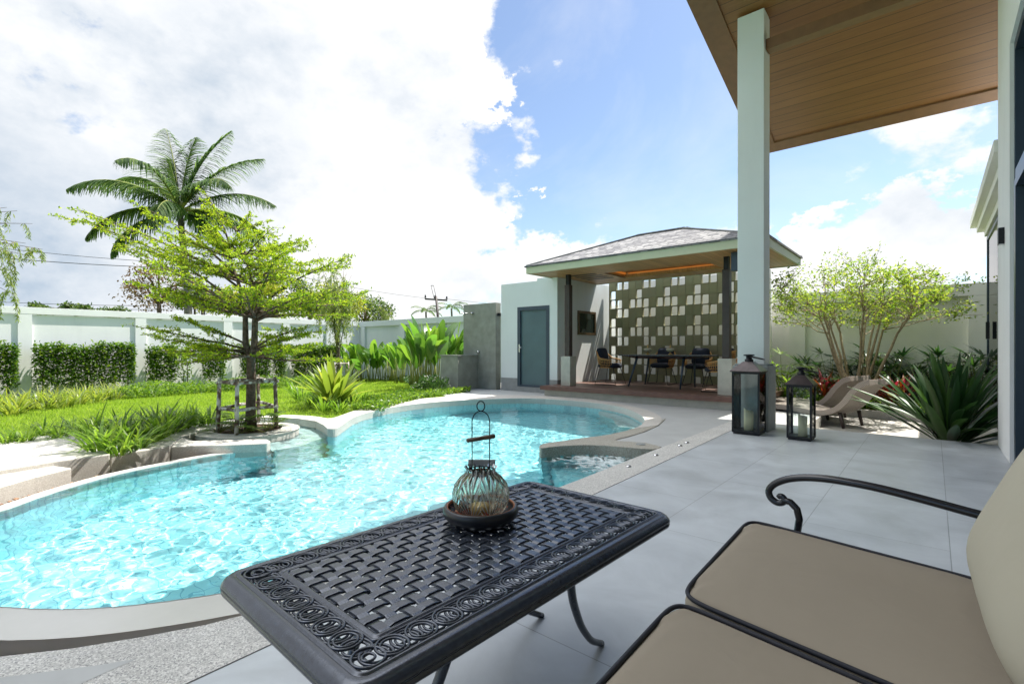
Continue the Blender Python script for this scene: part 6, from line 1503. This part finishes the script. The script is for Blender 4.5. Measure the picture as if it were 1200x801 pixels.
for off in (0, 3.15):
    ap_, base, dr = armpath(off); P3 = []
    for a, b in zip(ap_[:-1], ap_[1:]): P3 += [a.lerp(b, k/4) for k in range(4)]
    P3.append(ap_[-1])
    for _ in range(3): P3 = [P3[0]]+[(P3[i-1]+P3[i]*2+P3[i+1])/4 for i in range(1, len(P3)-1)]+[P3[-1]]
    q = MB(); q.tube(P3, [.0125]*(len(P3)-18)+list(np.linspace(.0125, .009, 18)), 12); q.tube([p+Vector((0,0,.010)) for p in P3[:len(P3)-26]], .0045, 6)
    st_ = [base+dr*t+Vector((0, 0, zz)) for t, zz in ((-.024, .532), (.004, .530), (.026, .510), (.034, .475), (.028, .43), (.012, .37), (.0, .315))]
    P3 = []
    for a, b in zip(st_[:-1], st_[1:]): P3 += [a.lerp(b, k/4) for k in range(4)]
    P3.append(st_[-1]); q.tube(P3, .0125, 10); q.build('arm', M['armblack'], sofa)

# lanterns with candles ----------------------------------------------------
def lantern(cx, cy, w, zb_, zr_, zt_, label, candle_h, clabel, cxo):
    t = thing('floor_lantern', label, 'lantern', (cx, cy, .008), 'black lanterns at the end of the terrace'); h = w/2; pf = .011
    q = MB(); q.box(cx-h+.012, cx+h-.012, cy-h+.012, cy+h-.012, .009, .028); q.box(cx-h, cx+h, cy-h, cy+h, .028, .052); q.build('base', M['black'], t, bevel=.003)
    q = MB()
    for sx_ in (-1, 1):
        for sy_ in (-1, 1): q.box(cx+sx_*(h-pf)-pf, cx+sx_*(h-pf)+pf, cy+sy_*(h-pf)-pf, cy+sy_*(h-pf)+pf, .052, zr_)
    q.box(cx-h+2*pf, cx+h-2*pf, cy-h, cy-h+.016, zr_-.022, zr_); q.box(cx-h+2*pf, cx+h-2*pf, cy+h-.016, cy+h, zr_-.022, zr_); q.box(cx-h, cx-h+.016, cy-h+2*pf, cy+h-2*pf, zr_-.022, zr_); q.box(cx+h-.016, cx+h, cy-h+2*pf, cy+h-2*pf, zr_-.022, zr_)
    q.build('frame', M['black'], t)
    for i, (x0, x1, y0, y1) in enumerate(((cx-h+.02, cx+h-.02, cy-h+.008, cy-h+.011), (cx-h+.02, cx+h-.02, cy+h-.011, cy+h-.008), (cx-h+.008, cx-h+.011, cy-h+.02, cy+h-.02), (cx+h-.011, cx+h-.008, cy-h+.02, cy+h-.02))):
        q = MB(); q.box(x0, x1, y0, y1, .053, zr_-.023); q.build('glass_pane', M['glass'], t)
    e = h+.02; m_ = h*.36; zc = zr_+(zt_-zr_)*.62
    q = MB(); q.add([(cx-e, cy-e, zr_+.001), (cx+e, cy-e, zr_+.001), (cx+e, cy+e, zr_+.001), (cx-e, cy+e, zr_+.001), (cx-e, cy-e, zr_+.014), (cx+e, cy-e, zr_+.014), (cx+e, cy+e, zr_+.014), (cx-e, cy+e, zr_+.014), (cx-m_, cy-m_, zc), (cx+m_, cy-m_, zc), (cx+m_, cy+m_, zc), (cx-m_, cy+m_, zc)],
              [(3,2,1,0),(0,1,5,4),(1,2,6,5),(2,3,7,6),(3,0,4,7),(4,5,9,8),(5,6,10,9),(6,7,11,10),(7,4,8,11),(8,9,10,11)]); q.build('roof', simple('bronze_black_metal', (.03,.022,.024), .28, metal=.5, var=.4, scale=20), t, bevel=.002)
    q = MB(); q.lathe([(m_*.85, 0), (m_*.85, .03), (m_*.6, .035), (m_*.6, .07), (m_*1.1, .075), (m_*1.1, .09), (.001, .095)], (cx, cy, zc), 20); q.build('chimney', M['black'], t)
    q = MB(); cc = Vector((cx+.01, cy, zc+.06)); q.torus(cc+Vector((.085, -.0, -.012)), .085, .006, 28, 6, ax=(.97, 0, -.22), ay=(0, 1, 0)); q.torus(cc+Vector((.02, 0, .0)), .03, .005, 16, 6, ax=(.9, 0, -.4), ay=(0, 1, 0)); q.build('ring_handle', M['black'], t)
    c = MB(); r = .055 if w > .3 else .048; n = 24; prof_ = [(.001, 0), (r, 0), (r, candle_h)]; c.lathe(prof_, (cx+cxo, cy-.02, .0525), n)
    vv = []
    for v in c.v:
        x, y, z_ = v
        if z_ > .06: z_ += .035*((-(x-cx-cxo)*.9)+.02)/r*.8+.012*math.sin(math.atan2(y-cy+.02, x-cx-cxo)*2)
        vv.append((x, y, z_))
    c.v = vv; top = [i for i, v in enumerate(c.v) if i >= 2*n]; ctr = len(c.v); c.v.append((cx+cxo, cy-.02, .0525+candle_h-.012)); 
    for k in range(n): c.f.append((top[k], top[(k+1) % n], ctr)); c.fm.append(0); c.smooth.append(True)
    ct_ = thing('pillar_candle', clabel, 'candle', (cx+cxo, cy-.02, .0525)); o = c.build('wax', M['candle'], ct_)
    q = MB(); q.tube([(cx+cxo, cy-.02, .0525+candle_h-.014), (cx+cxo+.002, cy-.02, .0525+candle_h+.006)], .002, 5); q.build('wick', M['black'], ct_)
lantern(-1.79, 6.77, .325, .05, .79, 1.00, 'taller black metal lantern standing in front of the white column plinth', .235, 'ivory pillar candle inside the taller lantern', .0)
lantern(-1.20, 6.735, .262, .05, .655, .845, 'shorter black metal lantern standing right of the taller one', .225, 'ivory pillar candle inside the shorter lantern', .02)

# loungers ------------------------------------------------------------------
def lounger(hx, hy, ang, label, zg=-.16):
    t = thing('sun_lounger', label, 'sun lounger', (hx, hy, zg), 'wave-shaped rattan loungers'); u = Vector((math.cos(ang), math.sin(ang), 0)); w = Vector((-u.y, u.x, 0))
    prof_ = [(-2.0, .20), (-1.85, .23), (-1.6, .27), (-1.3, .285), (-1.05, .265), (-.85, .24), (-.65, .25), (-.5, .31), (-.38, .42), (-.27, .59), (-.17, .70), (-.08, .76), (-.0, .78)]
    pp = [Vector(p) for p in prof_]
    for _ in range(2):
        q2 = [pp[0]]
        for a, b in zip(pp[:-1], pp[1:]): q2 += [a*.75+b*.25, a*.25+b*.75]
        q2.append(pp[-1]); pp = q2
    mb = MB(); vs = []; n = len(pp); W_ = .34
    for i, p in enumerate(pp):
        a = pp[max(i-1, 0)]; b = pp[min(i+1, n-1)]; tg = (b-a).normalized(); nr = Vector((-tg.y, tg.x)); lo = p-nr*.085
        for s_ in (-1, 1):
            for pt_ in (p, lo): o = Vector((hx, hy, zg))+u*pt_.x+w*W_*s_+Vector((0, 0, pt_.y)); vs.append(o)
    fs = []
    for i in range(n-1):
        a = i*4; fs += [(a, a+4, a+6, a+2), (a+1, a+3, a+7, a+5), (a, a+1, a+5, a+4), (a+2, a+6, a+7, a+3)]
    fs += [(0, 2, 3, 1), ((n-1)*4, (n-1)*4+1, (n-1)*4+3, (n-1)*4+2)]; mb.add(vs, fs, 0, False)
    m, nt, b = mat('taupe_weave'); tc = N(nt, 'ShaderNodeTexCoord'); mp = N(nt, 'ShaderNodeMapping'); mp.inputs['Rotation'].default_value = (0, 0, -ang); L(nt, tc.outputs['Object'], mp.inputs[0])
    ck = N(nt, 'ShaderNodeTexChecker', Scale=75.0); L(nt, mp.outputs[0], ck.inputs[0]); ck.inputs[1].default_value = (.36,.31,.27,1); ck.inputs[2].default_value = (.22,.18,.15,1); L(nt, ck.outputs[0], b.inputs['Base Color']); b.inputs['Roughness'].default_value = .6
    mb.build('woven_body', m, t, bevel=.006)
    for x_ in (-1.75, -.42):
        for s_ in (-1, 1):
            h_ = .17 if x_ < -1 else .24; b0 = Vector((hx, hy, zg))+u*x_+w*.28*s_; q = MB(); q.tube([b0+Vector((0, 0, h_)), b0+u*(.05 if x_ > -1 else -.05)], [.03, .022], 6); q.build('leg', M['post'], t)
lounger(-.62, 9.35, R(-20), 'near wave-shaped woven lounger just beyond the terrace edge, shaded side towards the terrace')
lounger(-.95, 10.25, R(-20), 'far wave-shaped woven lounger closer to the planting bed and the spreading tree')

# dining set in the pavilion ---------------------------------------------------
DZ = .235
dt = thing('dining_table', 'long black dining table with splayed steel legs on the pavilion deck', 'dining table', (-4.42, 10.45, DZ))
q = MB(); q.box(-5.35, -3.5, 9.95, 10.95, .915, .94); q.build('table_top', M['tabletop'], dt, bevel=.006)
q = MB(); q.add([(-5.28,10.0,.915),(-3.57,10.0,.915),(-3.57,10.9,.915),(-5.28,10.9,.915),(-5.02,10.15,.86),(-3.83,10.15,.86),(-3.83,10.75,.86),(-5.02,10.75,.86)],[(0,3,2,1),(4,5,6,7),(0,1,5,4),(1,2,6,5),(2,3,7,6),(3,0,4,7)]); q.v = [(a, b, c-.0015) for a, b, c in q.v]; q.build('underframe', M['tabletop'], dt)
for x_, xf in ((-5.0, -5.15), (-3.95, -3.98)):
    for y_, yf in ((10.15, 10.03), (10.75, 10.87)):
        q = MB(); q.tube([(x_, y_, .87), (xf, yf, DZ+.003)], [.028, .018], 8); q.build('leg', M['doorframe'], dt)
def dining_chair():
    t = thing('dining_chair', 'x', 'dining chair', (0, 0, 0), 'rattan dining chairs round the pavilion table')
    # faces -Y; shell wraps the back
    def U(a): return Vector((.27*math.sin(a), .05+.25*math.cos(a)*(1 if math.cos(a) > 0 else 1.15), 0))   # a=0 back
    q = MB(); n = 34; A_ = R(128)
    rim_, low = [], []
    for i in range(n+1):
        a = -A_+2*A_*i/n; c = U(a); f = math.exp(-(abs(a)/R(62))**4); h = .60+.20*f-.03*max(0, (abs(a)-R(95))/R(33)); rim_.append(c*1.10+Vector((0, 0, h))); low.append(c*.88+Vector((0, 0, .40)))
    q.tube(rim_, .014, 6); q.tube([p+Vector((0, 0, -.03)) for p in rim_], .008, 5); q.tube(low, .014, 6)
    for i in range(n+1):
        q.tube([low[i], (low[i]+rim_[i])/2+(low[i]-Vector((0, .05, .4)))*.06, rim_[i]], .0062, 4)
    for fz in (.3, .6): q.tube([l.lerp(r, fz)+(l-Vector((0, .05, .4)))*.05 for l, r in zip(low, rim_)], .006, 4)
    q.tube([low[0], low[-1]], .014, 6); q.build('rattan_shell', M['rattan'], t)
    pillow((0, .02, .435), (.225, 0, 0), (0, .235, 0), (0, 0, .05), .5, .35, 32, 12).build('seat_cushion', M['navy'], t)
    lean = Vector((0, .22, 1)).normalized(); pillow((0, .215, .66), (.20, 0, 0), tuple(lean*.20), tuple(Vector((0, -1, .22)).normalized()*.06), .6, .4, 32, 12).build('back_cushion', M['navy'], t)
    for s_ in (-1, 1):
        q = MB(); q.tube([(.17*s_, -.16, .39), (.25*s_, -.26, .012), (.25*s_, .28, .012), (.17*s_, .18, .39)], .008, 6); q.build('sled_leg', M['black'], t)
    q = MB(); q.tube([(-.17, -.16, .39), (.17, -.16, .39)], .008, 6); q.tube([(-.17, .18, .39), (.17, .18, .39)], .008, 6); q.build('cross_bar', M['black'], t)
    return t
ch0 = dining_chair()
cs = [(-5.78, 10.38, R(90), 'rattan dining chair at the left end of the black table beside the inner wall'),(-4.92, 11.28, R(0), 'rattan dining chair behind the table, the left one of the two against the screen'),(-4.08, 11.28, R(0), 'rattan dining chair behind the table, the right one of the two against the screen'),(-3.22, 9.98, R(-80), 'rattan dining chair nearest the pool, at the right end of the black table'),(-3.12, 10.85, R(-95), 'rattan dining chair mostly hidden behind the right pavilion post')]
for i, (x_, y_, rz_, lab) in enumerate(cs):
    if i == 0: ch0.location = (x_, y_, DZ); ch0.rotation_euler = (0, 0, rz_); ch0['label'] = lab
    else: copy_thing(ch0, (x_, y_, DZ), rz_, lab)
for px, lab in ((759, 'left one of two small brass and glass candle holders on the pavilion dining table'), (785.5, 'right one of two small brass and glass candle holders on the pavilion dining table')):
    c = PY(px, 412, 10.4); t = thing('candle_holder', lab, 'candle holder', (c.x, c.y, .94), 'brass candle holders on the dining table')
    q = MB(); q.lathe([(.001, 0), (.05, 0), (.045, .015), (.018, .03), (.018, .06), (.001, .062)], (c.x, c.y, .941), 16); q.build('foot', M['brass'], t)
    q = MB(); q.lathe([(.001, .063), (.05, .07), (.085, .10), (.088, .125), (.07, .145), (.001, .150)], (c.x, c.y, .941), 20); q.build('glass_bowl', simple('cream_glass', (.55,.5,.36), .15, var=.2), t)
    q = MB(); q.lathe([(.001, .151), (.03, .152), (.015, .18), (.008, .22), (.001, .225)], (c.x, c.y, .941), 12); q.build('lid', M['brass'], t)

# small fittings --------------------------------------------------------------
for px, py, lab in ((736.6,546.5,'lowest of the four small white deck discs on the granite strip beside the spa'),(768.7,533.3,'second small white deck disc up the granite strip beside the spa'),(796.7,522,'third small white deck disc up the granite strip beside the spa'),(805,518.5,'flat white disc highest up the granite strip next to its near twin')):
    p = P(px, py, .004); q = MB(); q.lathe([(.001, .013), (.022, .011), (.028, .001), (.028, 0)], (p.x, p.y, .0045), 20); tag(q.build('deck_light', M['steel']), lab, 'deck light', 'small round fittings in the granite strip')
p = P(751, 520.3, .01); q = MB(); q.lathe([(.001, .006), (.05, .006), (.055, .001), (.055, 0)], (p.x, p.y, .0105), 24); tag(q.build('skimmer_lid', M['plinth_grey']), 'round grey drain lid set in the tan spa wall coping', 'drain lid')
p = P(277, 648, -1.2); q = MB(); q.lathe([(.001, .012), (.07, .010), (.085, 0)], (p.x, p.y, PZ+.001), 24)
q = MB(); q.box(.62, 1.05, 8.05, 8.35, -.16, .13); o = q.build('stone_step', M['stone_plinth'], bevel=.01); tag(o, 'small brown stone step block at the foot of the white pier beyond the terrace', 'stone block')
